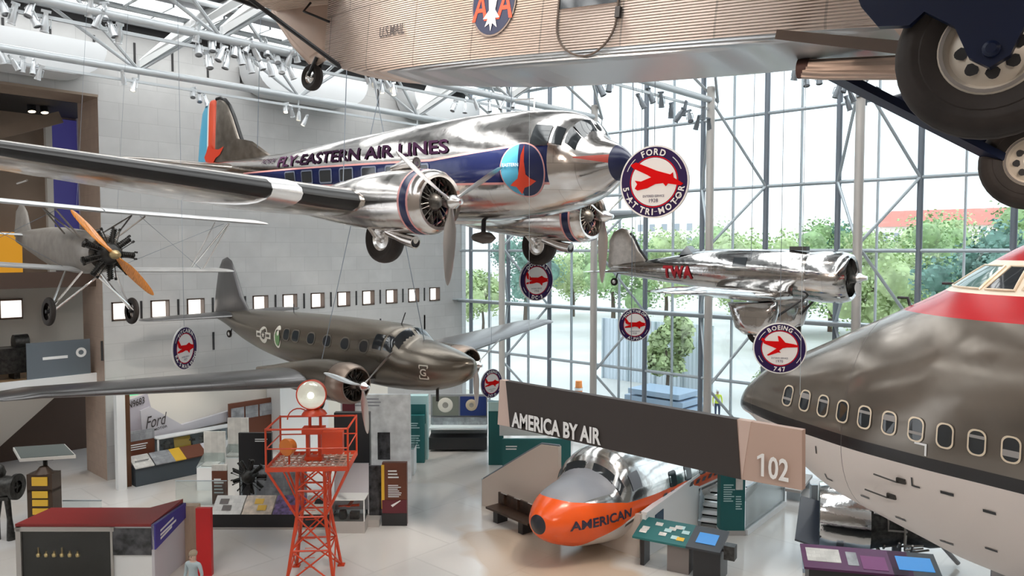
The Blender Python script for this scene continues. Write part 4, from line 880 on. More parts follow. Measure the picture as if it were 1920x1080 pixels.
# ================================================================== BIG AIRLINER NOSE AT THE RIGHT
N7 = Fus([(.35, 0, -.06, .05, 2), (.5, .26, -.24, .33, 2), (.8, .6, -.3, .67, 2), (1.3, 1.0, -.58, .97, 2), (2.1, 1.38, -1.0, 1.4, 2), (3.2, 1.95, -1.57, 1.87, 2), (4.3, 2.51, -1.84, 2.29, 2), (5.0, 2.89, -2.02, 2.47, 2), (5.7, 3.38, -2.2, 2.63, 2), (6.4, 3.79, -2.3, 2.75, 2), (7.5, 4.2, -2.5, 2.93, 2), (9, 4.6, -2.62, 3.1, 2), (13, 4.75, -2.7, 3.2, 2)], .42)
taupe = (.19, .165, .14)
skin747 = mat('two tone airliner paint', taupe, .5, .17, bump=.06, bscale=3, var=.10, vscale=1.1, rvar=.06, layers=[
    (lambda x, y, z, nz: z < .06, (.70, .625, .58), .0, .35),
    (lambda x, y, z, nz: (z < .12) & (z > -.1), (.02, .018, .018), 0, .25),
    (lambda x, y, z, nz: z > 2.44, (.50, .008, .014), .0, .2),
    (lambda x, y, z, nz: (z > 2.86) & (z < 2.93), (.85, .78, .64), 0, .3),
    (lambda x, y, z, nz: (z > 3.36) & (z < 3.43), (.85, .80, .74), 0, .3),
    (lambda x, y, z, nz: (z > 2.86) & (z < 3.43) & (S(x) > 5.25+0*1) & (S(x)-z*.9 > 2.45), (.85, .78, .66), 0, .3),
    (lambda x, y, z, nz: ((S(x)-3.9).abs() < .006) | ((S(x)-1.15).abs() < .006), (.05, .04, .035), 0, .5)])
A6 = thing('jumbo_airliner_nose', 'jumbo jet nose in taupe and pale grey with a red cockpit top', 'airplane', M=pose([17.464, 8.843, 5.803, 82.737, 0, 0]))
b = N7.mesh(.32, 12.5, 60, 56); b.build('fuselage', skin747, A6, smooth=50)
creamf = mat('window rim', (.80, .68, .52), .2, .3)
for sd in (1, -1):
    for i in range(15):
        s_ = 2.36+.508*i; o_ = rrect(s_, .55, .29, .42, .11); p_ = rrect(s_, .55, .24, .365, .1)
        b = MB(); N7.on_side(b, o_+p_, ring_faces(len(o_)), sd, .022); w0 = b.build('cabin_window', creamf, A6, smooth=0)
        b = MB(); N7.on_side(b, p_, [tuple(range(len(p_)))], sd, .012); b.build('pane', cockglass, w0, smooth=0)
        if i % 4 != 3:
            b = MB(); q_ = rrect(s_, .64 if i % 3 else .49, .25, .1 if i % 2 else .05, .02); N7.on_side(b, q_, [tuple(range(len(q_)))], sd, .018); b.build('window_blind', mat('grey blind', (.32, .30, .29), 0, .5), w0, smooth=0)
    gl = mat('greenish cockpit glass', (.12, .22, .21), 0, .05, spec=.9)
    for nm, poly in (('windshield_pane', [(5.15, 2.95), (6.0, 2.95), (6.28, 3.34), (5.72, 3.34)]), ('cockpit_side_window', [(6.1, 2.95), (6.62, 2.95), (6.7, 3.34), (6.4, 3.34)]), ('cockpit_side_window', [(6.75, 2.97), (7.2, 3.0), (7.2, 3.32), (6.82, 3.34)])):
        b = MB(); vs = []
        for j in range(5):
            for i in range(6):
                u, v = i/5, j/4; a0 = (poly[0][0]+(poly[1][0]-poly[0][0])*u, poly[0][1]+(poly[1][1]-poly[0][1])*u); a1 = (poly[3][0]+(poly[2][0]-poly[3][0])*u, poly[3][1]+(poly[2][1]-poly[3][1])*u)
                vs.append((a0[0]+(a1[0]-a0[0])*v, a0[1]+(a1[1]-a0[1])*v))
        fs = [(j*6+i, j*6+i+1, (j+1)*6+i+1, (j+1)*6+i) for j in range(4) for i in range(5)]
        N7.on_side(b, vs, fs, sd, .03); w0 = b.build(nm, gl if nm[0] == 'w' else cockglass, A6, smooth=30)
        b = MB(); loop = [vs[i] for i in range(6)]+[vs[6*j+5] for j in range(1, 5)]+[vs[24+i] for i in range(4, -1, -1)]+[vs[6*j] for j in range(3, 0, -1)]
        b.tube([Vector((-a, sd*(N7.y(a, z)+.03), z)) for a, z in loop], .022, 6, closed=True); b.build('window_frame', creamf, w0)
probem = mat('probe metal', (.05, .045, .04), .4, .4)
for i, (s_, z_) in enumerate(((5.1, -.42), (4.85, -.8))):
    y_ = N7.y(s_, z_)
    MB().tube([(-s_, y_, z_), (-s_, y_+.1, z_-.02), (-s_+.42, y_+.1-.05, z_+.02)], .016, 6).box((-s_-.05, y_+.03, z_), (.16, .05, .09)).build('pitot_probe', probem, A6, smooth=0)
b = MB()
for s_, z_, w_, h_ in ((3.25, -.35, .03, .16), (3.35, -.9, .03, .12), (3.42, -.96, .16, .03), (5.35, -.38, .03, .16), (5.42, -.45, .14, .03), (5.95, -.42, .22, .05), (4.25, -1.05, .2, .04), (4.9, -1.3, .22, .04), (5.7, -1.5, .24, .04), (6.6, -.55, .2, .05), (6.5, -1.3, .2, .04)):
    b = MB(); N7.grid(b, s_-w_/2, s_+w_/2, z_-h_/2, z_+h_/2, 1, 2, 2, .012); b.build('black_mark', black, A6, smooth=0)
b = MB(); N7.grid(b, 5.4, 5.62, .31, .345, 1, 2, 1, .014); N7.grid(b, 5.585, 5.62, .14, .345, 1, 1, 2, .014); b.build('white_corner_mark', white_m, A6, smooth=0)
for s_, z_ in ((4.2, 2.58), (5.05, 2.9)):
    MB().tube([(-s_, .0, z_-.1), (-s_+.05, .0, z_+.06), (-s_+.25, 0, z_+.06)], .03, 6).build('wiper_fitting', black, A6)
# nose wheel leg and cradle
MB().tube([(-6.0, 0, -2.2), (-6.0, 0, -5.7)], .2, 14).tube([(-6.0, 0, -3.2), (-8.0, 0, -2.4)], .1, 10).build('nose_gear_leg', mat('grey gear leg', (.33, .33, .34), .3, .4), A6)
for sd in (-1, 1): wheel(A6, (-6.0, sd*.45, -5.2), .6, .36, tyre, bare, name='nose_wheel')
MB().box((-10.5, 0, -4.15), (2.6, 3.0, 3.3)).build('cradle', mat('cradle grey', (.30, .31, .33), .1, .5), A6, smooth=0)

# ================================================================== ORANGE NOSED AIRLINER SECTION ON THE FLOOR
D7 = Fus([(0, .05, -.12, .06, 2), (.1, .26, -.36, .32, 2), (.4, .5, -.62, .62, 2), (.9, .76, -.86, .92, 2), (1.5, .86, -1.05, 1.18, 2), (2.1, .93, -1.15, 1.34, 2), (2.42, .99, -1.2, 1.4, 2.05), (2.66, 1.42, -1.24, 1.44, 2.05), (3.1, 1.70, -1.3, 1.5, 2.05), (4, 1.82, -1.36, 1.58, 2), (9.5, 1.82, -1.36, 1.58, 2)])
def zu(s): return s.rng(.2, .9, .75, .55)+s.rng(.9, 2.6, 0, -.25)+s.rng(2.6, 9, 0, .02)
def zl(s): return s.rng(.5, 1.6, -1.5, -.62)+s.rng(1.6, 3.2, 0, .52)
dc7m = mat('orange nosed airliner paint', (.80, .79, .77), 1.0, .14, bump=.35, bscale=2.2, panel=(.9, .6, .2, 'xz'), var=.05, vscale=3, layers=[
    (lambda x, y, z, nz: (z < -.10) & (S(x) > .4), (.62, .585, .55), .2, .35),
    (lambda x, y, z, nz: (y.abs() < S(x).rng(.3, 2.3, .6, 1.05)) & (z > .45) & (S(x) < 2.5), (.24, .245, .27), .1, .5),
    (lambda x, y, z, nz: (z < zu(S(x))) & (z > zl(S(x))), (.78, .10, .015), 0, .22),
    (lambda x, y, z, nz: (z < zl(S(x))) & (z > zl(S(x))-.09) & (S(x) > 2.6), (.85, .84, .8), 0, .3),
    (lambda x, y, z, nz: (z < zl(S(x))-.09) & (z > zl(S(x))-.2) & (S(x) > 2.6), (.02, .02, .02), 0, .3),
    (lambda x, y, z, nz: (S(x) < .09), (.02, .022, .03), 0, .3)])
o7 = atz(1005, 982, 1.45)
A7 = thing('airliner_nose', 'silver airliner nose with bright orange front and dark name, under the hanging banner', 'airplane', M=pose([o7.x, o7.y, o7.z, 180, 0, 0]))
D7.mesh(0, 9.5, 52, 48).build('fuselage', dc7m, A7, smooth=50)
b = MB(); D7.text(b, 'AMERICAN', 1, .62, 2.75, -.2, .27, .03, slope=.03, off=.02); b.build('name_lettering', mat('dark navy lettering', (.03, .02, .04), 0, .4), A7, smooth=0)
for sd in (0, 1):
    t = (lambda a: a) if sd else (lambda a: 180-a)
    b = MB(); D7.patch(b, 2.45, 2.6, t(50), t(84), .03, b0=2.42, b1=2.58); w0 = b.build('windshield_pane', cockglass, A7)
    b = MB(); D7.patch(b, 2.47, 2.64, t(30), t(44), .03); b.build('windshield_pane', cockglass, A7)
    b = MB(); D7.patch(b, 2.9, 3.32, t(16), t(36), .02); b.build('cockpit_side_window', mat('grey cockpit glass', (.16, .17, .19), 0, .08), A7)
    for i in range(5):
        s_ = 5.0+.95*i; b = MB(); o_ = rrect(s_, .55, .42, .5, .1); D7.on_side(b, o_, [tuple(range(len(o_)))], 1 if sd else -1, .014); b.build('cabin_window', cockglass, A7)
    b = MB()
    for i in range(9): # row of slanted tabs along the stripe
        s_ = 4.3+.42*i; D7.on_side(b, [(s_, .06), (s_+.22, .06), (s_+.32, .2), (s_+.1, .2)], [(0, 1, 2, 3)], 1 if sd else -1, .016)
    b.build('stripe_tabs', mat('dark stripe', (.03, .03, .035), 0, .4), A7, smooth=0)
for q in (-.9, .9): MB().tube([(-3.6, q, -1.0), (-3.6, q, -1.45)], .16, 12).build('cradle_post', steel_dark, A7)
# ================================================================== ROUND HANGING SIGNS
sign_navy = mat('sign navy', (.028, .014, .07), 0, .7, spec=.15); sign_white = mat('sign white', (.78, .77, .76), 0, .7, spec=.1); sign_red = mat('sign red', (.62, .007, .008), 0, .8, spec=.05)
def arc_text(mb, txt, R, h, ang0, top=True, mi=0, bold=.02, wmax=None):
    """letters standing on a circle, centred on angle ang0 (degrees from +x)"""
    ws = []
    for ch in txt: ws.append(.34*h if ch == ' ' else text2d(ch, bold)[2]*h*(.95 if ch not in '-.' else .5)+.16*h)
    tot = sum(ws); k = min(1, wmax/tot) if wmax else 1; a = math.radians(ang0)+(tot*k/2/R)*(1 if top else -1)
    for ch, w in zip(txt, ws):
        w *= k; am = a-(w/2/R) if top else a+(w/2/R)
        if ch != ' ':
            vs, fs, wd = text2d(ch, bold); hh = h*.35 if ch == '-' else h; sx = (w-.14*h*k)/wd
            c, s_ = math.cos(am), math.sin(am); ra = (c, s_); ta = (s_, -c) if top else (-s_, c); oy = 0 if ch != '-' else h*.3
            hh = h if ch != '-' else .16*h
            q = []
            for v in vs:
                u, w_ = (v[0]-wd/2)*sx, v[1]*hh+(h*.4 if ch == '-' else 0)
                r = R+w_ if top else R+h-w_
                q.append((ra[0]*r+ta[0]*u, ra[1]*r+ta[1]*u, 0))
            mb.add(q, fs, mi, Matrix.Translation((0, 0, .026)))
        a = a-w/R if top else a+w/R
PL = {  # red airplane outlines, unit disc
 'ford': [(-.74, .52), (-.56, .60), (.1, .30), (.52, .16), (.60, .22), (.62, .06), (.92, -.14), (.85, -.2), (.45, -.12), (.38, -.2), (.3, -.1), (.05, -.12), (-.2, -.24), (-.52, -.30), (-.6, -.24), (-.52, -.1), (-.6, .02), (-.4, -.02), (-.08, .1), (-.2, .18), (-.66, .42)],
 'jet': [(-.78, .42), (-.7, .4), (-.62, .28), (-.05, .27), (-.1, .52), (.0, .5), (.24, .22), (.6, .16), (.8, .1), (.74, .02), (.3, -.0), (.12, -.04), (-.02, -.16), (.05, -.24), (-.08, -.24), (-.5, -.4), (-.56, -.36), (-.14, -.06), (-.4, .04), (-.7, .16), (-.72, .26), (-.82, .3)],
 'prop': [(-.72, .40), (-.62, .42), (-.42, .14), (.1, .12), (.35, .22), (.5, .12), (.76, .06), (.72, -.04), (.8, -.1), (.6, -.14), (.4, -.2), (.36, -.34), (.2, -.2), (.0, -.16), (-.3, -.22), (-.72, -.24), (-.7, -.16), (-.3, -.04), (-.5, -.02), (-.66, .08)]}
def round_sign(px, py, Z, D, ratio, sgn, top, bottom, small, pl, label, wire_to=18.64):
    c = at(px, py, Z); az = math.atan2(-c.y, -c.x)+sgn*math.acos(ratio)   # facing direction
    n = Vector((math.cos(az), math.sin(az), 0)); xr = Vector((-n.y, n.x, 0)); M = basis(c, xr, (0, 0, 1)); R = D/2
    t = thing('round_sign', label, 'sign', M=M, group='round airplane signs')
    MB().lathe([(-.03, 0), (-.03, R), (.0, R)], n=56, ax=(0, 0, 1)).lathe([(0, R), (.0, R*.965)], n=56).build('disc_edge', sign_white, t)
    b = MB(); b.lathe([(.004, R*.99), (.004, R*.955)], n=56, mi=1); b.lathe([(.006, R*.955), (.006, R*.66)], n=56, mi=0)
    b.lathe([(.008, R*.66), (.008, R*.64)], n=56, mi=1); b.lathe([(.008, R*.70), (.008, R*.675)], n=56, mi=2); b.lathe([(.007, R*.645), (.007, 0)], n=56, mi=1)
    b.build('sign_face', [sign_navy, sign_white, sign_red], t, smooth=0)
    b = MB(); arc_text(b, top, R*.735, R*.17, 90, True, 0, .03, wmax=R*2.0); b.build('sign_lettering', sign_white, t, smooth=0); b = MB(); arc_text(b, bottom, R*.735, R*.17, -90, False, 0, .03, wmax=R*2.2)
    for a0, a1 in ((22, 50), (130, 158), (202, 222), (318, 338)):
        MB().tube([Vector((R*.84*math.cos(math.radians(a)), R*.84*math.sin(math.radians(a)), .01)) for a in np.linspace(a0, a1, 6)], R*.012, 4).build('sign_rule', sign_white, t)
    b.build('sign_lettering', sign_white, t, smooth=0)
    b = MB(); b.prism([(p[0]*R*(.86 if pl != 'ford' else .92), p[1]*R*.86+R*.04) for p in PL[pl]], .012, Matrix.Translation((0, 0, .008))); b.build('airplane_picture', sign_red, t, smooth=0)
    b = MB(); flat_text(b, 'ENTERED SERVICE', Matrix.Translation((0, -R*.42, .012)), R*.065, R*.62, center=True)
    flat_text(b, small, Matrix.Translation((0, -R*.56, .012)), R*.1, None, center=True); b.build('small_lettering', sign_navy, t, smooth=0)
    MB().tube([(0, R, -.015), (0, wire_to-c.z, -.015)], .006, 5).build('hanging_wire', steel_dark, t)
round_sign(1226, 341, 12.6, 1.19, .93, -1, 'FORD', '5-AT TRI-MOTOR', '1928', 'ford', 'largest round navy and white sign with red airplane, in front of the silver airliner nose')
round_sign(1006, 526, 22, 1.17, .82, 1, 'DOUGLAS', 'DC-3', '1936', 'prop', 'round navy sign with red airplane hanging below the far wheel of the silver airliner')
round_sign(1190, 609, 26.5, 1.16, .95, 1, 'NORTHROP', 'ALPHA', '1930', 'prop', 'round navy sign with red airplane below the tail of the small silver airplane')
round_sign(1462, 653, 15.4, 1.02, .995, 1, 'BOEING', '747', '1970', 'jet', 'round navy sign with red jet hanging above the tip of the jumbo jet nose')
round_sign(922, 719, 30.5, 1.16, .73, 1, 'BOEING', '247-D', '1933', 'prop', 'smallest round navy sign, beside the far propeller of the grey airliner')
round_sign(347, 653, 20.3, 1.15, .52, 1, 'PITCAIRN', 'PA-5 MAILWING', '1927', 'prop', 'round sign seen strongly edge-on above the near wing of the grey airliner')
c_ = at(1184, 600, 25.6)
t = thing('steel_cable', 'long vertical dark steel cable crossing in front of the round sign behind the banner', 'cable', (c_.x, c_.y, 0)); MB().tube([(0, 0, 3.1), (0, 0, 18.64)], .014, 6).build('cable', steel_dark, t); MB().lathe([(3.1, .09), (3.3, .07), (3.36, .02)], n=12).build('anchor', steel_dark, t)
# ================================================================== LONG HANGING BANNER
XS = at(1507, 805, 9.0).x
b_dark = mat('banner brown black', (.040, .031, .028), 0, .6); b_tan = mat('banner tan', (.47, .335, .275), 0, .6); b_tan2 = mat('banner tan light', (.56, .42, .36), 0, .6)
def bp(px, py): return atx(px, py, XS)
c0 = bp(1230, 815)
t = thing('hanging_banner', 'long dark brown hanging banner with tan ends, white words and the number 102', 'sign', c0)
def bpoly(pix, m, name, lift, par):
    P = [bp(*q) for q in pix]; b = MB()
    b.prism([(-(p.y-c0.y), p.z-c0.z) for p in P], .10+lift, basis((.05, 0, 0), (0, -1, 0), (0, 0, 1))); return b.build(name, m, par, smooth=0)
bpoly([(953, 713.5), (961, 799.5), (1393, 897), (1385, 785)][::-1][::-1], b_dark, 'dark_panel', .012, t)
bpoly([(1385, 785), (1393, 897), (1507, 917.5), (1507, 805.5)], b_tan, 'tan_end_panel', 0, t)
bpoly([(1387, 785.5), (1395, 896), (1412, 789)], b_tan2, 'light_fold', .006, t)
bpoly([(941, 711.5), (937, 795), (961, 799.5), (953, 713.5)], b_tan2, 'tan_end_panel', 0, t)
def btext(p0, p1, ptop, txt, name, bold):
    a, e, u = (Vector(bp(*q))-c0 for q in (p0, p1, ptop)); M = basis((-.085, a.y, a.z), (0, -1, 0), (0, 0, 1)); M = M @ Matrix.Shear('XY', 3, (0, 0)) if False else M
    b = MB(); vs, fs, wd = text2d(txt, bold); w = a.y-e.y; h = u.z-a.z; sl = (e.z-a.z)
    b.add([(v[0]*w/wd, v[1]*h+0*sl, 0) for v in vs], fs, 0, M); return b.build(name, sign_white, t, smooth=0)
btext((966, 797), (1133, 825), (966, 770), 'AMERICA BY AIR', 'banner_words', .035); btext((1446, 892.4), (1484, 899), (1446, 852), '02', 'banner_number', .02)
_a, _u = Vector(bp(1438, 891))-c0, Vector(bp(1438, 848.5))-c0; _h = _u.z-_a.z
MB().add([(-.085, _a.y-q[0]*_h, _a.z+q[1]*_h) for q in ((0, 0), (0, 1), (-.1, 1), (-.32, .84), (-.32, .7), (-.13, .82), (-.13, 0))], [(0, 1, 2, 3, 4, 5, 6)]).build('banner_number', sign_white, t, smooth=0)
for px in (992, 1500):
    p = bp(px, 740)-c0; MB().tube([(0, p.y, p.z), (0, p.y, 18.6-c0.z)], .003, 5).build('hanging_wire', steel, t)
# ================================================================== SPOTLIGHTS ON THE TRUSSES
lampw = mat('lamp housing', (.66, .68, .70), .4, .35); lamplit = mat('lit lamp glass', (1, .9, .7), emit=(1, .84, .6), estr=6); lampoff = mat('lamp glass', (.5, .52, .55), .3, .2)
lamp_backlit = mat('backlit lamp housing', (.20, .225, .25), .3, .4)  # housing colour darkened to give the silhouette look against the bright glass
_lamp = {}
def spotlight(p, aim, ztrack, label, group, lit=False, s=1.0, hm=None):
    hm = hm or lampw; key = (lit, s, hm.name); d = (Vector(aim)-p).normalized(); L = .36*s; r = .085*s
    if key not in _lamp:
        t = thing('track_spotlight', label, 'spotlight', p, 0, group)
        MB().lathe([(-L*.75, 0), (-L*.72, r*.55), (-L*.4, r*.8), (-L*.1, r), (L*.25, r), (L*.27, r*1.12), (L*.36, r*1.12), (L*.36, r*.9)], n=14, ax=(0, 0, -1)).build('lamp_can', hm, t)
        MB().lathe([(L*.3, r*.98), (L*.31, 0)], n=14, ax=(0, 0, -1)).build('lamp_glass', lamplit if lit else lampoff, t)
        MB().tube([(r*1.3, 0, -.02), (r*1.3, 0, L*.55), (-r*1.3, 0, L*.55), (-r*1.3, 0, -.02)], .014*s, 5).build('yoke', hm, t)
        MB().box((0, 0, L*.75), (.09*s, .09*s, .16*s)).box((0, 0, L*.95), (.2*s, .05*s, .06*s)).build('clamp', hm, t, smooth=0)
        _lamp[key] = t
    else: t = dup(_lamp[key], label=label, group=group)
    t.matrix_world = Matrix.Translation(p) @ Matrix.Rotation(random.uniform(0, 6.3), 4, 'Z') @ Matrix.Rotation(random.uniform(-.55, .55), 4, 'X') @ Matrix.Rotation(random.uniform(-.4, .4), 4, 'Y')
    return t
ORD = 'first second third fourth fifth sixth seventh eighth ninth tenth eleventh twelfth thirteenth fourteenth fifteenth sixteenth seventeenth eighteenth nineteenth'.split()
def lamp_row(pix, Y, label, group, lit=False, s=1.0):
    for i, (px, py) in enumerate(sorted(pix)):
        p = aty(px, py, Y); spotlight(p, (p.x+random.uniform(-4, 4), 10, 5), 15.3, label+', '+ORD[i]+' from left', group, lit, s, lamp_backlit if Y < 17 else None)
lamp_row([(8, 18), (22, 35), (55, 22), (66, 40), (84, 50)], 21.95, 'white spotlight on the overhead truss end', 'lamps in the top left corner', s=1.1)
lamp_row([(4, 112), (30, 124), (42, 128), (62, 132), (72, 142)], 27.95, 'white spotlight on the lower truss end above the gallery opening', 'lamps at the left edge of the lower truss')
lamp_row([(232, 152), (250, 164)], 27.95, 'pale spotlight hanging under the truss above the bare stone wall', 'pair of lamps above the bare stone wall', lit=True)
lamp_row([(362, 178), (374, 186), (388, 194)], 27.95, 'white spotlight hanging right above the striped tail fin', 'lamps above the striped tail fin')
lamp_row([(536, 206), (548, 214), (560, 220), (570, 230)], 27.95, 'lit yellow spotlight hanging under the truss behind the banded airliner', 'lit lamps behind the banded airliner', lit=True)
lamp_row([(168, 22), (182, 42), (196, 28), (212, 60), (222, 72)], 21.95, 'white spotlight on the truss left of the broad white roof fin', 'lamps left of the broad roof fin', s=1.1)
lamp_row([(368, 70), (372, 96), (392, 120), (398, 88), (412, 106), (424, 120), (440, 98), (452, 112), (462, 92), (470, 128), (482, 104), (490, 122), (500, 96), (508, 134), (520, 112), (528, 130), (540, 118), (548, 140), (556, 108)], 21.95, 'white spotlight in the dense cluster left of the small tail wheel', 'dense lamp cluster left of the tail wheel', s=1.15)
lamp_row([(690, 150), (702, 160), (716, 168), (726, 158), (738, 172)], 21.95, 'spotlight on the truss just below the overhead corrugated fuselage', 'lamps below the corrugated fuselage', lit=True)
lamp_row([(850, 203), (872, 206), (894, 200), (918, 204), (940, 200), (962, 196)], 21.95, 'white spotlight on the truss above the banded airliner roof', 'lamps above the banded airliner roof')
lamp_row([(1128, 172), (1142, 164), (1205, 196), (1222, 186), (1240, 194), (1258, 214), (1270, 222), (1282, 210), (1294, 222), (1306, 236), (1318, 218), (1330, 240)], 15.95, 'backlit dark spotlight on the truss above the largest round sign', 'lamps above the largest round sign', s=1.2)
lamp_row([(1490, 142), (1512, 154), (1536, 150), (1568, 176), (1584, 166), (1598, 184), (1612, 176), (1622, 190), (1634, 182), (1592, 200)], 9.95, 'backlit dark spotlight hanging under the truss beside the overhead landing gear', 'lamps beside the overhead landing gear', s=1.1)
# ================================================================== EXHIBITS ON THE FLOOR
RZ = math.atan2(RT.y, RT.x)          # stands that face the balcony
def dep(p): return (p-EYE).dot(FW)
def zz(py, Z): return EYE.z-(py-470)*Z/FPX
teal = mat('teal panel', (.012, .125, .125), 0, .45); teal_l = mat('pale teal glass', (.45, .66, .66), 0, .3); brown = mat('brown panel', (.16, .05, .025), 0, .5)
yellow = mat('yellow panel', (.78, .47, .04), 0, .5); lav = mat('lavender panel', (.50, .47, .53), 0, .5); lav2 = mat('pale lavender panel', (.60, .58, .62), 0, .5)
greyp = mat('grey plinth', (.45, .42, .40), 0, .5); beige = mat('beige wall panel', (.62, .54, .48), 0, .55); dkwood = mat('dark wood', (.05, .028, .018), 0, .35, var=.3, vscale=6)
redo = mat('beacon orange red', (.66, .065, .018), 0, .35); redp = mat('red panel', (.56, .012, .015), 0, .4); maroon = mat('maroon top', (.28, .028, .025), 0, .35)
bluep = mat('blue violet panel', (.055, .04, .30), 0, .45); purp = mat('purple panel', (.10, .018, .085), 0, .4); photo = mat('photo print', (.34, .35, .37), 0, .5, var=.55, vscale=3, panel=(.5, .32, .5, 'xz'))
photo_d = mat('dark photo print', (.06, .06, .065), 0, .4, var=1.0, vscale=3.5); printm = mat('mixed print', (.70, .68, .64), 0, .5, var=.15, vscale=4, panel=(.24, .13, .55, 'xy')); screen = mat('blue screen', (.02, .08, .2), 0, .2, emit=(.03, .22, .55), estr=.9)
chrome = mat('chrome', (.7, .7, .7), 1, .12, bump=.5, bscale=4); ironm = mat('dark machinery', (.05, .048, .045), .6, .42, var=.5, vscale=9)
def lines(b, x0, x1, z0, z1, n, y, h=None, mi=0, ragged=True):
    """rows of small print as thin raised bars"""
    rnd = random.Random(int(abs(x0*91+z0*37)*100)); st = (z1-z0)/n
    for i in range(n):
        e = x1-(x1-x0)*(rnd.uniform(0, .35) if ragged else 0); b.box(((x0+e)/2, y, z1-st*(i+.5)), (e-x0, .008, st*.45), mi)
    return b
# ---- beacon tower
bc = (atz(548, 1078, 0)+atz(632, 1078, 0))/2; ZB = dep(bc)
t = thing('beacon_tower', 'orange red lattice airway beacon tower with railed platform and big round lamp', 'tower', (bc.x, bc.y, 0), RZ+.06)
hb, hw, zw, zp = .66, .40, 1.85, 3.35
pw, pd = 1.12, .85
for sx in (-1, 1):
    for sy in (-1, 1):
        MB().tube([(sx*hb, sy*hb, 0), (sx*hw, sy*hw, zw), (sx*hw*.95, sy*hw*.95, zp)], .048, 8).build('tower_leg', redo, t)
        MB().box((sx*hb, sy*hb, .02), (.2, .2, .04)).build('foot_plate', redo, t)
        MB().tube([(sx*hw, sy*hw, zw), (sx*pw, sy*pd, zp)], .035, 8).tube([(sx*hw, sy*hw, zw+.5), (sx*pw*.6, sy*pd, zp)], .022, 6).build('platform_brace', redo, t)
        MB().tube([(sx*pw, sy*pd, zp-.05), (sx*pw, sy*pd, zp+1.15)], .03, 6).build('rail_post', redo, t)
def rung(z):
    f = min(1, z/zw); return hb+(hw-hb)*f
lv = [.0, .92, 1.85, 2.6, 3.3]
for k in range(4):
    r0, r1 = rung(lv[k]), rung(lv[k+1])
    for a in range(4):
        ca = [(1, 1), (-1, 1), (-1, -1), (1, -1)]; p, q = ca[a], ca[(a+1) % 4]
        MB().tube([(p[0]*r0, p[1]*r0, lv[k]+.03), (q[0]*r1, q[1]*r1, lv[k+1])], .024, 6).tube([(q[0]*r0, q[1]*r0, lv[k]+.03), (p[0]*r1, p[1]*r1, lv[k+1])], .024, 6).tube([(p[0]*r1, p[1]*r1, lv[k+1]), (q[0]*r1, q[1]*r1, lv[k+1])], .028, 6).build('lattice_brace', redo, t)
b = MB()
for i in range(13): b.box((-pw+2*pw*i/12, 0, zp), (.035, 2*pd, .05))
for i in range(7): b.box((0, -pd+2*pd*i/6, zp), (2*pw, .03, .05))
b.build('platform_grating', mat('pale grating', (.62, .42, .34), .2, .5), t, smooth=0)
for (p, q) in (((-pw, -pd), (pw, -pd)), ((pw, -pd), (pw, pd)), ((pw, pd), (-pw, pd)), ((-pw, pd), (-pw, -pd))):
    MB().tube([(*p, zp+1.12), (*q, zp+1.12)], .03, 6).build('guard_rail', redo, t); MB().tube([(*p, zp+.58), (*q, zp+.58)], .02, 6).build('guard_rail', redo, t)
    MB().bar((*p, zp), (*q, zp), .06, .12).build('platform_edge', redo, t, smooth=0)
MB().box((-.14, 0, zp+.45), (.09, .2, .9)).box((.2, 0, zp+.45), (.09, .2, .9)).box((.03, 0, zp+.9), (.62, .4, .18)).box((.03, 0, zp+.1), (.5, .3, .1)).build('lamp_pedestal', redo, t, smooth=0)
MB().tube([(-.08, 0, zp+.95), (-.08, 0, zp+1.35)], .045, 8).tube([(.22, 0, zp+.95), (.22, 0, zp+1.35)], .045, 8).lathe([(1.3+zp, .1), (1.36+zp, .36), (1.45+zp, .3), (1.58+zp, .08)], (.05, 0, 0), n=24, caps=True).build('lamp_yoke', redo, t)
lz = zz(735, ZB)
b = MB(); b.lathe([(-.34, .05), (-.3, .3), (-.1, .40), (.1, .42), (.16, .435), (.2, .42)], (.0, 0, lz), (0, -1, 0), 36, caps=False); ld = b.build('lamp_drum', redo, t)
MB().lathe([(.17, .40), (.21, .34), (.235, .2), (.245, 0)], (.0, 0, lz), (0, -1, 0), 36).build('lamp_lens', mat('beacon lens', (.62, .66, .58), .7, .1, emit=(1, .95, .8), estr=.35, bump=.6, bscale=9), ld)
MB().ball((0, -.25, lz), .09, 12).build('lamp_bulb', mat('beacon bulb', (1, 1, .95), emit=(1, .96, .85), estr=9), ld)
b = MB(); b.box((.62, -.3, zp+.62), (.58, .3, .62)); b.build('switch_box', redo, t, smooth=0)
MB().lathe([(-.2, .06), (-.1, .2), (.1, .25), (.14, .24), (.15, 0)], (-.6, -.35, zp+.52), (-.5, -.9, 0), 24).build('course_light', mat('orange course light', (.75, .22, .03), 0, .35), t)
MB().tube([(-.6, -.35, zp), (-.6, -.35, zp+.4)], .03, 6).build('course_light_post', redo, t)
b = MB(); b.tube([(-.5+.33*math.cos(a), .5, zp+1.1+.33*math.sin(a)) for a in np.linspace(0, PI, 10)], .02, 6); b.build('ladder_hoop', redo, t)
b = MB()
for i in range(12): MB().tube([(-.14, -hw-.1-(hb-hw)*max(0, 1-(.25+i*.26)/zw), .25+i*.26), (.14, -hw-.1-(hb-hw)*max(0, 1-(.25+i*.26)/zw), .25+i*.26)], .01, 5).build('ladder_rung', redo, t)


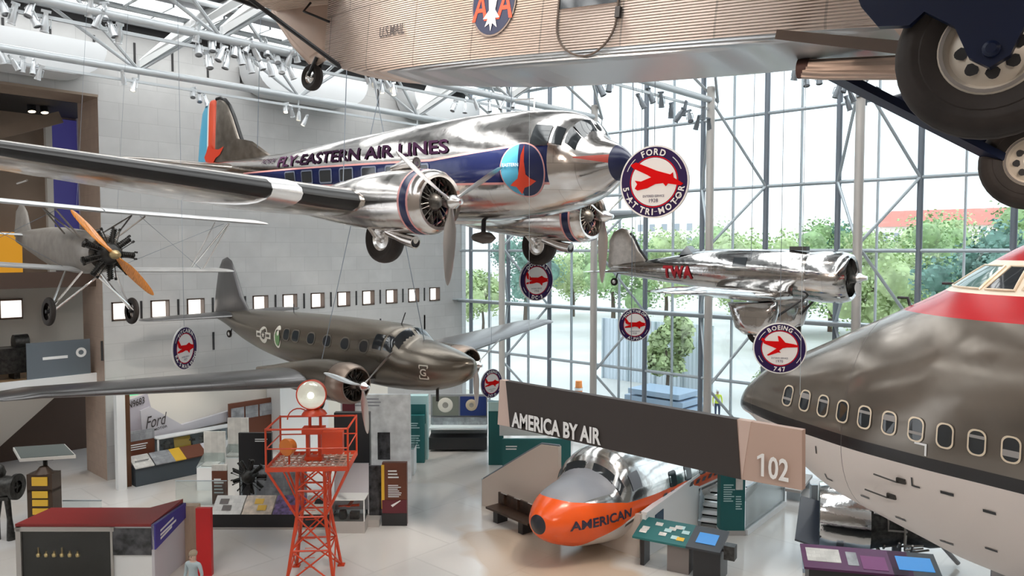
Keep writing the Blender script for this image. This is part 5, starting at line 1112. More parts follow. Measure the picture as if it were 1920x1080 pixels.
# ---- stands along the stone wall
def lw(px, y=YW-.15): return aty(px, 700, y).x
xa, xb = 12.05, 15.7
t = thing('exhibit_counter', 'long dark based exhibit counter with slanted picture panels along the stone wall', 'exhibit counter', (0, 0, 0))
MB().box(((xa+xb)/2, 31.95, .38), (xb-xa, .8, .76)).build('base', mat('slate base', (.055, .07, .085), 0, .5), t, smooth=0)
segs = [(12.0, 12.75, printm), (12.8, 13.6, photo), (13.6, 14.05, yellow), (14.05, 14.95, brown), (14.95, 15.65, lav2)]
for x0, x1, m in segs: MB().add([(x0, 31.45, .78), (x1, 31.45, .78), (x1, 32.15, 1.12), (x0, 32.15, 1.12), (x0, 31.45, .74), (x1, 31.45, .74), (x1, 32.15, 1.06), (x0, 32.15, 1.06)], [(0, 1, 2, 3), (7, 6, 5, 4), (0, 4, 5, 1), (1, 5, 6, 2), (2, 6, 7, 3), (3, 7, 4, 0)]).build('picture_panel', m, t, smooth=0)
b = MB(); lines(b, 12.1, 12.65, .84, 1.0, 3, 31.75)
for x0, x1, z0, z1 in ((12.12, 12.5, .85, 1.05), (12.9, 13.4, .85, 1.0), (14.2, 14.6, .9, 1.05)): b.add([(x0, 31.5+(z0-.78)*2.05, z0+.012), (x1, 31.5+(z0-.78)*2.05, z0+.012), (x1, 31.5+(z1-.78)*2.05, z1+.012), (x0, 31.5+(z1-.78)*2.05, z1+.012)], [(0, 1, 2, 3)])
b.build('small_pictures', photo_d, t, smooth=0)
t = thing('text_panel', 'brown and white picture panel standing left of the glass case along the stone wall', 'panel', (12.62, 32.6, 0))
MB().box((0, 0, 1.0), (1.2, .08, 2.0)).build('panel', brown, t, smooth=0); MB().box((0, -.05, 1.82), (1.18, .03, .42)).build('photograph', photo, t, smooth=0); b = MB(); lines(b, -.5, .5, 1.22, 1.5, 3, -.06); b.build('print', white_m, t, smooth=0)
t = thing('glass_showcase', 'long glass showcase with white frame and small aircraft models along the stone wall', 'showcase', (14.85, 32.45, 0))
MB().box((0, .25, 1.28), (3.2, .04, .62)).build('case_back', mat('case back blue grey', (.33, .37, .42), 0, .6), t, smooth=0)
MB().box((0, -.2, 1.3), (3.2, .02, .56)).build('case_glass', caseglass, t, smooth=0)
b = MB(); b.box((0, .03, 1.6), (3.3, .52, .05)).box((0, -.2, 1.0), (3.3, .06, .06)).box((-1.62, -.2, 1.3), (.06, .06, .6)).box((1.62, -.2, 1.3), (.06, .06, .6)).box((0, .03, .5), (3.3, .5, .96)); b.build('case_frame', white, t, smooth=0)
for i, (xx, m) in enumerate(((-1.15, ironm), (-.2, ironm), (.5, ironm), (1.2, ironm))):
    mo = thing('model_engine', ['small grey model airplane', 'dark model engine', 'black model engine', 'small dark model airplane'][i]+' in the long wall showcase, '+['first', 'second', 'third', 'fourth'][i]+' from left', 'model', (14.85+xx, 32.5, .985), 0, 'models in the wall showcase')
    MB().lathe([(0, .1), (.04, .15), (.2, .11), (.3, .15), (.42, .09), (.46, 0)], n=12).box((0, 0, .26), (.5, .09, .08)).build('body', m, mo)
t = thing('yellow_caption_card', 'yellow caption card inside the long wall showcase', 'card', (14.3, 32.3, .99)); MB().add([(-.35, 0, 0), (.35, 0, 0), (.35, .12, .5), (-.35, .12, .5)], [(0, 1, 2, 3)]).add([(-.35, .02, 0), (.35, .02, 0), (.35, .14, .5), (-.35, .14, .5)], [(3, 2, 1, 0)]).build('card', yellow, t, smooth=0)
# tail shaped wall graphic with lettering
t = thing('tail_fin_graphic', 'lavender wall graphic shaped like an airplane tail and body with dark lettering', 'wall graphic', (0, YW-.25, 0))
def wp(px, py): p = aty(px, py, YW-.25); return (p.x, p.z)
MB().prism([wp(222, 822), wp(222, 758), wp(277, 738), wp(284, 766), wp(262, 822)], .1, basis((0, .12, 0), (1, 0, 0), (0, 0, 1))).build('fin_panel', lav, t, smooth=0)
MB().prism([wp(262, 770), wp(280, 762), wp(340, 796), wp(490, 752), wp(490, 775), wp(276, 824), wp(266, 815)], .19, basis((0, .12, 0), (1, 0, 0), (0, 0, 1))).build('body_panel', lav2, t, smooth=0)
def wtext(txt, p0, p1, h, par, m, bold=.02, shear=0, y=-.10):
    a, e = wp(*p0), wp(*p1); vs, fs, wd = text2d(txt, bold, 1.0, shear); k = (e[0]-a[0])/wd; sl = (e[1]-a[1])/wd
    MB().add([(a[0]+v[0]*k, y, a[1]+v[1]*h+v[0]*sl) for v in vs], fs).build('lettering', m, par, smooth=0)
dkl = mat('dark lettering', (.06, .05, .05)); wtext('N9683', (239, 766), (270, 755), .28, t, dkl, y=-.07); wtext('Ford', (272, 804), (311, 793), .5, t, dkl, .0, .3); wtext('TRI-MOTOR', (274, 811), (312, 800), .1, t, dkl)
t = thing('picture_panel', 'strip of white pictures under a brown band high on the wall right of the showcase', 'panel', (17.7, 32.8, 0))
MB().box((0, 0, 1.25), (2.2, .1, 2.5)).build('panel', brown, t, smooth=0)
for i in range(3): MB().box((-.7+.7*i, -.07, 2.0), (.62, .03, .55)).build('picture', photo, t, smooth=0)
t = thing('projecting_block', 'plain white projecting block on the wall right of the tail graphic', 'wall block', (20.0, 32.55, 0)); MB().box((0, 0, 1.65), (2.6, 1.2, 3.3)).build('block', white, t, smooth=0)
# edge of the stone wall: white strip, brown strip, lit sign
p = atz(205, 930, 0); t = thing('white_pillar_panel', 'narrow white upright panel at the end of the stone wall', 'panel', (11.55, 31.7, 0)); MB().box((0, 0, 2.0), (.32, .3, 4.0)).build('panel', white, t, smooth=0)
t = thing('brown_upright_panel', 'narrow dark brown upright panel between white pillar and lavender graphic', 'panel', (11.85, 31.95, 0)); MB().box((0, 0, 1.85), (.26, .3, 3.7)).build('panel', mat('rust brown', (.11, .045, .018), 0, .5), t, smooth=0)
t = thing('exit_sign', 'small glowing green exit sign under the wing of the grey airliner', 'sign', (12.15, 32.2, 3.72)); MB().box((0, 0, 0), (.62, .12, .3)).build('sign_box', mat('green lit sign', (.1, .5, .25), emit=(.2, .8, .42), estr=.7), t, smooth=0)
b = MB(); flat_text(b, 'EXIT', basis((0, -.065, -.08), (1, 0, 0), (0, 0, 1)), .17, .42, center=True, bold=.02); b.build('lettering', white_m, t, smooth=0)

t, w, h = None, None, None
for px_, py_, Zl in ((388, 884, 30.2), (434, 880, 31.6)):
    o_ = at(px_, py_, Zl); t = thing('white_showcase_cabinet', ('lower' if px_ < 400 else 'taller')+' white slant topped showcase cabinet of the two beside the black display panel', 'cabinet', (o_.x, o_.y, 0), RZ)
    MB().box((0, .4, .45), (.8, .8, .9)).build('cabinet', white, t, smooth=0); MB().add([(-.42, 0, .92), (.42, 0, .92), (.42, .8, 1.3), (-.42, .8, 1.3), (-.42, 0, .9), (.42, 0, .9), (.42, .8, .9), (-.42, .8, .9)], [(0, 1, 2, 3), (0, 4, 5, 1), (1, 5, 6, 2), (2, 6, 7, 3), (3, 7, 4, 0)]).build('glass_lid', caseglass, t, smooth=0)
    MB().box((0, .42, .95), (.6, .5, .05)).build('picture_card', printm, t, smooth=0); MB().box((0, .85, 1.2), (.86, .08, 2.4 if px_ > 400 else 1.9)).build('back_panel', printm, t, smooth=0)
# ---- central island
o = (atz(395, 992, 0)+atz(625, 992, 0))/2; Zc = dep(o)
def px2m(px, Z): return px*Z/FPX
wc = px2m(232, Zc)
t = thing('central_exhibit_counter', 'black based exhibit counter with slanted white and purple reading panels beside the beacon tower', 'exhibit counter', (o.x, o.y, 0), RZ)
MB().box((0, .35, .25), (wc, .7, .5)).build('base', black, t, smooth=0); MB().box((0, .35, .03), (wc+.1, .8, .06)).build('plinth', greyp, t, smooth=0)
xs = np.linspace(-wc/2, wc/2, 5)
for i, m in enumerate((printm, mat('tan print', (.62, .52, .42), 0, .5, var=.3, vscale=5), mat('violet print', (.13, .08, .22), 0, .5, var=.8, vscale=6), printm)):
    MB().add([(xs[i]+.02, 0, .5), (xs[i+1]-.02, 0, .5), (xs[i+1]-.02, .65, .95), (xs[i]+.02, .65, .95), (xs[i]+.02, .05, .46), (xs[i+1]-.02, .05, .46), (xs[i+1]-.02, .7, .9), (xs[i]+.02, .7, .9)], [(0, 1, 2, 3), (7, 6, 5, 4), (0, 4, 5, 1), (1, 5, 6, 2), (2, 6, 7, 3), (3, 7, 4, 0)]).build('reading_panel', m, t, smooth=0)
for i, (x0, m) in enumerate(((-1.75, dkwood), (-1.9, dkwood), (-.55, yellow), (-.7, yellow), (.55, redp), (1.35, black))):
    MB().add([(x0, .12+.22*(i % 2), .60+.15*(i % 2)), (x0+.3, .12+.22*(i % 2), .60+.15*(i % 2)), (x0+.3, .3+.22*(i % 2), .725+.15*(i % 2)), (x0, .3+.22*(i % 2), .725+.15*(i % 2))], [(0, 1, 2, 3)]).build('caption', m, t, smooth=0)
# engine on stand
p = atz(467, 962, 0); Ze = dep(p)
t = thing('radial_engine_display', 'black radial engine on two thin posts behind the slanted reading panels', 'engine', (p.x, p.y, 0), RZ)
e = radial(t, (0, 0, zz(893, Ze)), .62, 9, ironm, dark, 'radial_engine', back=False); e.rotation_euler = (0, 0, -PI/2)
MB().tube([(-.25, 0, 0), (-.25, 0, zz(893, Ze))], .035, 8).build('post', steel, t); MB().tube([(.25, 0, 0), (.25, 0, zz(893, Ze))], .035, 8).build('post', steel, t)
MB().box((0, .1, .04), (.9, .6, .08)).build('foot', black, t, smooth=0)
def stand(name, label, cat, pl, pr, pbase, ptop, m, th=.12, back=0, group=None):
    a, c = atz(pl, pbase, 0), atz(pr, pbase, 0); o = (a+c)/2; Z = dep(o); w = (c-a).length; t = thing(name, label, cat, (o.x, o.y, 0), RZ, group)
    h = zz(ptop, Z); MB().box((0, th/2, h/2), (w, th, h)).build('panel', m, t, smooth=0); return t, w, h
t, w, h = stand('black_display_panel', 'black display panel with small pale heading behind the black radial engine', 'panel', 449, 511, 935, 810, black)
b = MB(); lines(b, .0, w*.38, h-.35, h-.2, 2, -.01); b.build('print', white_m, t, smooth=0)
t, w, h = stand('black_partition', 'large black partition right of the beacon tower platform', 'panel', 628, 694, 945, 772, black, .3)
t, w, h = stand('grey_photo_panel', 'grey machinery photograph panel behind the radial engine', 'panel', 470, 575, 945, 872, photo, .1)
t, w, h = stand('small_brown_sign', 'small dark brown text sign left of the black radial engine', 'panel', 398, 426, 945, 882, brown, .1); b = MB(); lines(b, -w*.35, w*.35, h*.3, h*.8, 5, -.01); b.build('print', white_m, t, smooth=0); MB().box((0, .06, h+.12), (w, .1, .22)).build('top_picture', printm, t, smooth=0)
t, w, h = stand('brown_text_panel', 'tall brown text panel with yellow edge right of the beacon tower', 'panel', 717, 763, 985, 866, brown, .22)
MB().box((-w/2+.03, -.01, h*.62), (.1, .03, h*.7)).build('yellow_edge', yellow, t, smooth=0); MB().box((0, -.02, h*.3), (w, .03, h*.22)).build('maroon_field', mat('maroon', (.13, .02, .03), 0, .5), t, smooth=0); MB().box((0, -.02, h*.1), (w+.02, .06, h*.2)).build('black_foot', black, t, smooth=0)
b = MB(); lines(b, -w*.25, w*.25, h*.75, h*.9, 3, -.03); b.build('heading', white_m, t, smooth=0); b = MB(); lines(b, -w*.25, w*.3, h*.45, h*.66, 7, -.03); b.build('print', white_m, t, smooth=0)
b = MB(); b.add([(-.12, -.045, h*.33), (.2, -.045, h*.41), (.22, -.045, h*.40), (-.06, -.045, h*.30)], [(0, 1, 2, 3)]); b.build('airplane_icon', white_m, t, smooth=0)
t, w, h = stand('portrait_photo_panel', 'tall black and white portrait photo panel beside the brown text panel', 'panel', 686, 716, 978, 872, photo_d, .12); MB().box((0, -.3, .12), (w, .5, .24)).build('step', greyp, t, smooth=0)
# glass case with models right of the tower
a, c = atz(618, 1000, 0), atz(684, 1000, 0); o = (a+c)/2; Zg = dep(o); w = (c-a).length
t = thing('glass_model_case', 'low glass showcase with model airplanes right of the beacon tower legs', 'showcase', (o.x, o.y, 0), RZ)
MB().box((0, .4, .2), (w, .8, .4)).build('base', greyp, t, smooth=0); MB().box((0, .4, .75), (w-.04, .76, .7)).build('case_glass', caseglass, t, smooth=0)
b = MB()
for sx in (-1, 1):
    for y in (0.02, .78): b.box((sx*(w/2-.02), y, .75), (.04, .04, .7))
b.box((0, .4, 1.12), (w, .8, .03)); b.build('case_frame', white, t, smooth=0); MB().box((0, .78, 1.35), (w, .06, 1.6)).build('case_back', lav2, t, smooth=0)
mo = thing('model_airplane', 'small red model airplane in the low glass showcase', 'model', (o.x, o.y, 0), RZ); MB().tube([(-.35, .3, .82), (.35, .3, .86)], [.03, .05], 8).box((0.05, .3, .9), (.12, .6, .02)).build('body', redo, mo)
mo = thing('model_engine', 'small black model engine in the low glass showcase', 'model', (o.x, o.y, 0), RZ); MB().lathe([(.4, .12), (.5, .16), (.68, .12), (.7, 0)], (-.2, .3, 0), n=12).box((.2, .3, .52), (.3, .2, .24)).build('body', ironm, mo)
# tall white picture walls and teal stands farther back
t, w, h = stand('picture_panel', 'tall white wall covered with pale cloud and map pictures behind the beacon tower', 'panel', 640, 770, 905, 738, mat('cloud print', (.80, .82, .84), 0, .5, var=.2, vscale=2.2), .2)
MB().box((w*.12, -.03, h*.42), (.5, .04, 1.1)).build('dark_figure_picture', photo_d, t, smooth=0); MB().box((-w*.38, -.04, h*.88), (.5, .05, 1.3)).build('maroon_block', mat('maroon', (.13, .02, .03), 0, .5), t, smooth=0)
b = MB(); lines(b, -w*.3, w*.1, h*.86, h*.97, 3, -.03); b.build('print', mat('grey print', (.35, .36, .40), 0, .5), t, smooth=0)
t, w, h = stand('white_showcase', 'white topped showcase table in front of the pale picture wall', 'showcase', 702, 776, 892, 842, white, .9); MB().box((0, .45, h+.16), (w, .9, .3)).build('case_glass', caseglass, t, smooth=0)
t, w, h = stand('teal_text_panel', 'tall teal panel with white print right of the pale picture wall', 'panel', 764, 796, 868, 778, teal, .25); b = MB(); lines(b, -w*.35, w*.3, h*.72, h*.86, 3, -.01); lines(b, -w*.35, w*.3, h*.3, h*.6, 6, -.01); b.build('print', teal_l, t, smooth=0)
t, w, h = stand('pale_teal_case', 'pale teal glass topped cabinet below the nose of the grey airliner', 'cabinet', 738, 802, 862, 741, mat('pale teal panel', (.42, .62, .62), 0, .4), .5); MB().box((w*.2, -.02, h*.72), (w*.5, .05, h*.3)).build('teal_front', teal, t, smooth=0)
t, w, h = stand('emblem_showcase', 'long showcase with grey and blue back panels and round emblems near the glass corner', 'showcase', 808, 914, 838, 738, mat('frame grey', (.35, .36, .37), .2, .4), .12)
Ze = w/106
MB().box((-w*.24, -.03, h*.78), (w*.46, .04, h*.36)).build('grey_back_panel', mat('grey green panel', (.18, .19, .16), 0, .5), t, smooth=0); MB().box((w*.25, -.03, h*.78), (w*.46, .04, h*.36)).build('blue_back_panel', mat('royal blue panel', (.01, .03, .16), 0, .5), t, smooth=0)
for x_, r_, m_ in ((-w*.24, .36, 'ivory paint'), (w*.22, .28, 'tan badge')):
    MB().lathe([(0, 0), (.02, r_*.4)], (x_, -.06, h*.8), (0, -1, 0), 20, 1).lathe([(.02, r_*.4), (.03, r_*.75), (0, r_)], (x_, -.06, h*.8), (0, -1, 0), 20).build('round_badge', [mat(m_, (.55, .45, .32), 0, .5), mat('badge centre', (.30, .28, .25), 0, .5)], t)
MB().box((0, -.45, h*.42), (w, .9, .05)).build('shelf', white, t, smooth=0); MB().box((0, -.45, h*.15), (w, .9, h*.22)).build('black_base', black, t, smooth=0); MB().box((0, -.85, h*.5), (w, .03, h*.25)).build('case_glass', caseglass, t, smooth=0); MB().box((0, -.1, h*.47), (w*.96, .02, h*.2)).build('case_back', photo, t, smooth=0)
t, w, h = stand('teal_divider', 'narrow teal upright panel left of the hanging banner', 'panel', 916, 944, 872, 752, teal, .3); MB().box((0, -.02, h-.2), (w, .05, .4)).build('glass_top', teal_l, t, smooth=0)
t, w, h = stand('teal_info_panel', 'long low teal wall panel under the left part of the hanging banner', 'panel', 942, 1070, 898, 822, teal, .15); b = MB(); lines(b, -w*.45, -w*.25, h*.72, h*.85, 2, -.01); b.build('print', white_m, t, smooth=0); MB().box((w*.2, 1.2, h+.15), (w*1.5, .2, .55)).build('white_band', white, t, smooth=0)

# ---- lower left kiosk
o = atz(205, 1100, 0); Zk = 21.6
a = at(36, 1076, Zk); o = Vector((a.x, a.y, 0))
zt = zz(985, Zk)
t = thing('glass_fronted_kiosk', 'kiosk with maroon top, dark glass front and blue violet side', 'kiosk', (o.x, o.y, 0), RZ)
w1 = px2m(178, Zk); w2 = px2m(72, Zk)
MB().box((w1/2, .55, zt/2-.02), (w1, 1.0, zt)).build('dark_case_body', dark, t, smooth=0)
zt1 = zt+.08
b = MB(); b.add([(-.06, -.02, zt1), (w1+w2, -.02, zt1), (w1+w2+.12, 1.8, zt1+.12), (w1+w2-.5, 1.0, zt1+.12), (.35, 1.0, zt1+.12), (-.06, -.02, zt), (w1+w2, -.02, zt), (w1+w2+.12, 1.8, zt), (w1+w2-.5, 1.0, zt), (.35, 1.0, zt)],
    [(0, 1, 3, 4), (1, 2, 3), (5, 6, 1, 0), (6, 7, 2, 1), (7, 8, 3, 2), (8, 9, 4, 3), (9, 5, 0, 4)]); b.build('maroon_top', maroon, t, smooth=0)
b = MB(); b.box((w1/2, -.03, zt-.06), (w1+.1, .08, .12)).box((.04, -.03, zt/2), (.14, .08, zt)).box((w1-.02, -.03, zt/2), (.06, .08, zt)); b.build('steel_frame', mat('brushed frame', (.5, .47, .44), .6, .4), t, smooth=0)
MB().box((w1/2, -.01, zt/2), (w1-.1, .02, zt-.1)).build('case_glass', glass('kiosk glass', (.75, .75, .72), .1), t, smooth=0)
MB().box((w1+w2/2, .1, zt/2), (w2, .2, zt)).build('white_front_panel', white, t, smooth=0); MB().box((w1+w2/2, -.02, zt-.42), (w2, .05, .75)).build('cockpit_photo', photo_d, t, smooth=0)
ex, ey = w1+w2, 0.0; fx, fy = w1+w2+.12, 1.75
M = basis((ex, ey-.02, 0), (fx-ex, fy-ey, 0), (0, 0, 1)); L = math.hypot(fx-ex, fy-ey)
MB().prism([(0, 0), (L, 0), (L, zt+.1), (0, zt+.06)], .08, M).build('side_panel', lav2, t, smooth=0); MB().prism([(0, zt*.62), (L, zt*.80), (L, zt+.1), (0, zt+.06)], .12, M).build('blue_violet_panel', bluep, t, smooth=0)
b = MB()
for k_, (q, wl) in enumerate(((.86, .42), (.79, .5), (.73, .36))): b.prism([(L*.15, zt*q), (L*(.15+wl), zt*(q+.07)), (L*(.15+wl), zt*(q+.105)), (L*.15, zt*(q+.035))], .005, M @ Matrix.Translation((0, 0, .121)))
b.build('white_print', white_m, t, smooth=0)
MB().box((fx+.22, fy+.1, zt/2), (.45, .3, zt)).build('wood_end', mat('pale wood', (.62, .47, .34), 0, .5, var=.15, vscale=5, stretch=(1, 1, .2)), t, smooth=0)
for i in range(6):
    mo = thing('brass_part', 'small brass machine part behind the dark kiosk glass, '+ORD[i]+' from left', 'machine part', (o.x, o.y, 0), RZ, 'brass parts in the dark kiosk')
    MB().lathe([(zt-.86, .06), (zt-.8, .07), (zt-.74, .03), (zt-.6 if i % 3 == 0 else zt-.7, .03)], (.55+.22*i, .02, 0), n=10, caps=True).build('part', mat('brass', (.55, .42, .2), .9, .3), mo)

t, w, h = stand('red_end_panel', 'bright red upright panel behind the maroon topped kiosk', 'panel', 369, 397, 1080, 951, redp, .15)

# ---- far left floor objects
p = atz(86, 1000, 0); Zt = dep(p)
t = thing('tall_display_table', 'high display table with large grey slate top', 'table', (p.x, p.y, 0), RZ)
zt = zz(845, Zt); b = MB(); b.add([(-1.3, .7, zt+.12), (-.25, -.7, zt-.12), (1.2, -.45, zt-.05), (.25, .9, zt+.15)], [(0, 1, 2, 3)]); 
top = [(-1.4, .6), (-.25, -.85), (1.3, -.4), (.1, 1.05)]
MB().prism(top, .1, Matrix.Translation((0, 0, zt-.1))).build('tabletop', mat('pale edge', (.6, .58, .55), 0, .5), t, smooth=0); MB().prism([(a*.95, c*.95) for a, c in top], .02, Matrix.Translation((0, 0, zt+.001))).build('slate_top', mat('slate top', (.10, .115, .11), 0, .4), t, smooth=0)
MB().tube([(.05, .0, 0), (.05, 0, zt-.08)], .07, 10).box((.05, 0, zt-.16), (.8, .5, .1)).build('post', ironm, t)
t = thing('yellow_label_kiosk', 'dark brown pump shaped kiosk with four yellow labels under the slate topped table', 'kiosk', (p.x, p.y, 0), RZ)
MB().box((.3, -.5, .85), (.82, .5, 1.7)).box((.3, -.5, 1.9), (.82, .5, .6)).lathe([(2.2, .3), (2.3, .2), (2.4, .12)], (.3, -.5, 0), n=14, caps=True).build('cabinet', mat('dark brown metal', (.06, .035, .022), .2, .4), t)
for z_, h_ in ((1.98, .28), (1.55, .22), (1.28, .2), (1.0, .2)): MB().box((.32, -.77, z_), (.5, .03, h_)).build('yellow_label', yellow, t, smooth=0)
p = atz(10, 1012, 0); t = thing('dark_machine', 'dark cast iron machine on thick legs beside the slate topped table', 'machine', (p.x, p.y, 0), RZ)
MB().lathe([(-.5, .12), (-.45, .3), (-.2, .36), (.2, .36), (.42, .3), (.46, .12)], (-.1, 0, 1.75), (1, 0, 0), 18, caps=True).lathe([(2.0, .2), (2.2, .26), (2.4, .2), (2.5, .1)], (-.2, 0, 0), n=14, caps=True).box((-.1, 0, 1.42), (.8, .5, .12)).build('body', ironm, t)
MB().lathe([(-.05, .2), (-.05, .42), (.05, .42), (.05, .2)], (.42, 0, 1.75), (1, 0, 0), 22).box((.42, 0, 1.75), (.04, .06, .8)).box((.42, 0, 1.75), (.04, .8, .06)).build('flywheel', ironm, t)
for x_ in (-.3, .2): MB().tube([(x_, 0, 0.0), (x_*.8, 0, .7), (x_*.5, 0, 1.4)], [.14, .08, .1], 10).build('leg', ironm, t)
t = thing('glass_barrier', 'low glass barrier standing beside the yellow labelled kiosk', 'barrier', atz(118, 1000, 0).to_tuple(), RZ)
MB().box((.5, .3, .5), (1.3, .02, 1.0)).build('glass_panel', caseglass, t, smooth=0); MB().box((.5, .3, .02), (1.3, .1, .04)).box((.5, .3, 1.01), (1.3, .04, .04)).build('rail', steel, t, smooth=0)
t = thing('glass_barrier', 'tall glass showcase edge in front of the long wall counter', 'barrier', atz(372, 952, 0).to_tuple(), RZ); MB().box((0, .3, .45), (1.9, .02, .9)).build('glass_panel', caseglass, t, smooth=0); MB().box((0, .3, .91), (1.9, .04, .03)).build('rail', steel, t, smooth=0)
# mezzanine things seen through the opening
t = thing('museum_machine', 'long dark museum machine standing on the gallery mezzanine', 'machine', (8.4, 35.6, 4.29))
MB().box((-.6, 0, .75), (3.4, 1.0, 1.0)).box((-1.5, 0, 1.5), (1.0, .7, .6)).lathe([(0, .35), (.5, .35)], (.6, 0, 1.4), (1, 0, 0), 14, caps=True).build('body', ironm, t)
for x_ in (-1.8, -.6, .6): MB().box((x_, 0, .15), (.2, .8, .3)).build('leg', ironm, t, smooth=0)
t = thing('plaque_railing', 'blue grey railing panel with pale lettering on the mezzanine edge', 'railing', (10.25, 34.3, 4.3)); MB().box((0, 0, .75), (2.3, .08, 1.45)).build('panel', mat('blue grey plaque', (.16, .19, .22), .2, .35), t, smooth=0)
b = MB(); lines(b, -.6, .3, .7, .95, 1, -.05, ragged=False); b.lathe([(0, .1), (.01, .2)], (.8, -.045, .95), (0, -1, 0), 16); b.build('lettering', white_m, t, smooth=0)
p_ = aty(8, 452, 38.5); t = thing('yellow_gallery_panel', 'glowing orange yellow panel in the upper gallery behind the biplane', 'panel', (p_.x, 38.5, 8.4)); MB().box((0, 0, .9), (1.3, .1, 1.8)).build('panel', mat('amber panel', (.7, .33, .03), 0, .5, emit=(.8, .35, .02), estr=.5), t, smooth=0); MB().box((0, .05, .03), (1.4, .3, .06)).build('foot', black, t, smooth=0)
# round lights in the upper dark gallery
for i, (px, py) in enumerate(((16, 178), (60, 210), (84, 212))):
    p = aty(px, py, 37.5); t = thing('gallery_spotlight', ['warm spotlight in the dark upper gallery, apart from the pair', 'small spotlight in the dark upper gallery, left of the pair', 'small spotlight in the dark upper gallery, right of the pair'][i], 'spotlight', p, 0, 'upper gallery lamps')
    MB().lathe([(0, .16), (.5, .16), (.5, 0)], (0, 0, 0), (0, .3, 1), 14).build('lamp_can', black, t); MB().lathe([(.02, .14), (.01, 0)], (0, 0, 0), (0, .3, 1), 14).build('lamp_glass', lamplit, t)
    MB().tube([(0, .15, .5), (0, .15, 15.6-p.z)], .03, 6).build('rod', black, t)
# ================================================================== RAMPS, STAIRS AND TABLES AROUND THE ORANGE NOSE
t = thing('ramp', 'beige ramp side wall with a sloping top left of the orange airliner nose', 'ramp', (0, 0, 0))
a, c = atz(909, 945, 0), atz(1052, 985, 0)
za = zz(897, dep(a)); d = (c-a); L = d.length
MB().prism([(0, 0), (L*1.0, 0), (L*1.0, 2.75), (L*.78, 2.7), (L*.62, 2.35), (0, za)], .16, basis((a.x, a.y, 0), (d.x, d.y, 0), (0, 0, 1))).build('wall_panel', beige, t, smooth=0)
b = MB(); M = basis((a.x, a.y, 0), (d.x, d.y, 0), (0, 0, 1)); pts = [(0, za), (L*.62, 2.35), (L*.78, 2.7), (L, 2.75)]
b.tube([M @ Vector((p[0], p[1]+.03, .08)) for p in pts], .035, 6); b.build('handrail', steel_dark, t); MB().tube([M @ Vector((-.02, 0, .08)), M @ Vector((-.02, za+.05, .08))], .05, 8).build('end_post', steel, t)
p0, p1 = atz(925, 972, 0), atz(1000, 1004, 0); m_ = (p0+p1)/2; d = p1-p0
t = thing('slatted_bench', 'dark wooden bench with backrest in front of the beige ramp wall', 'bench', (m_.x, m_.y, 0), math.atan2(d.y, d.x))
LL = d.length*1.05
MB().box((0, 0, .44), (LL, .6, .07)).build('seat', dkwood, t, smooth=0); MB().box((0, .3, .68), (LL, .07, .4)).build('backrest', dkwood, t, smooth=0)
for i in range(3): MB().box((-LL*.32+LL*.32*i, .25, .72), (.05, .14, .36)).build('armrest', dkwood, t, smooth=0); MB().box((-LL*.32+LL*.32*i, .24, .92), (.32, .1, .02)).build('steel_clip', bare, t, smooth=0)
for s in (-1, 1): MB().box((s*LL*.3, 0, .2), (.24, .45, .4)).build('leg', black, t, smooth=0)
# right ramp: white wall from the nose cradle to the stairs
t = thing('access_ramp', 'white and grey access ramp wall along the right side of the orange nosed airliner', 'ramp', (0, 0, 0))
a, c, e = atz(1178, 1046, 0), atz(1197, 1040, 0), atz(1300, 985, 0)
def pw_(px, py, Z): return at(px, py, Z)
A_, B_, C_ = atz(1112, 1012, 0), atz(1196, 1042, 0)+Vector((0, -.15, 0)), atz(1296, 982, 0)+Vector((0, -.15, 0))
for nm, P, Q, z0, z1, m in (('front_panel', A_, B_, 1.2, 1.35, beige), ('side_panel', B_, C_, 1.35, 1.75, white)):
    d = Q-P; MB().prism([(0, 0), (d.length, 0), (d.length, z1), (0, z0)], .12, basis((P.x, P.y, 0), (d.x, d.y, 0), (0, 0, 1))).build(nm, m, t, smooth=0)
d = C_-B_; M = basis((B_.x, B_.y, 0), (d.x, d.y, 0), (0, 0, 1))
MB().bar(M @ Vector((0, 1.38, .06)), M @ Vector((d.length, 1.78, .06)), .2, .08).build('coping', white, t, smooth=0)
MB().bar(M @ Vector((-.0, .06, -.02)), M @ Vector((d.length, .06, -.02)), .06, .12).build('skirting', greyp, t, smooth=0)
p = M @ Vector((d.length*.2, 0, .16)); MB().prism([(d.length*.16, .62), (d.length*.3, .68), (d.length*.3, 1.25), (d.length*.16, 1.18)], .03, M @ Matrix.Translation((0, 0, .12))).build('blue_sign', mat('dark blue sign', (.015, .05, .10), 0, .4), t, smooth=0)
# stairs
P, Q = atz(1297, 985, 0), atz(1350, 992, 0)
S0 = (P+Q)/2; wv = (Q-P); W_ = wv.length; fwd = Vector((1, .0, 0))
t = thing('stairs', 'short grey open stairs with steel handrails between the ramp wall and the tall teal panel', 'stairs', (S0.x, S0.y, 0), math.atan2(wv.y, wv.x))
top = zz(905, dep(S0)+2.2)
ns = 9
for i in range(ns):
    MB().box((.25+.0*i, .15+.26*i, .2+.19*i), (W_, .3, .06)).build('step', white, t, smooth=0)
    MB().box((.25+.0*i, .29+.26*i, .11+.19*i), (W_*.96, .03, .17)).build('riser', black, t, smooth=0)
for s in (-1, 1):
    x_ = .25+s*W_/2
    MB().bar((x_, 0, .1), (x_, .26*ns, .1+.19*ns), .08, .28).build('stringer', steel, t, smooth=0)
    for k in range(4 if s < 0 else 1): MB().tube([(x_, 0, 1.05-.22*k), (x_, .26*ns, 1.05-.22*k+.19*ns)], .028, 6).build('handrail', steel, t)
    for k in range(3): MB().tube([(x_, .26*ns*k/2, .1+.19*ns*k/2), (x_, .26*ns*k/2, 1.05+.19*ns*k/2)], .03, 6).build('rail_post', steel, t)
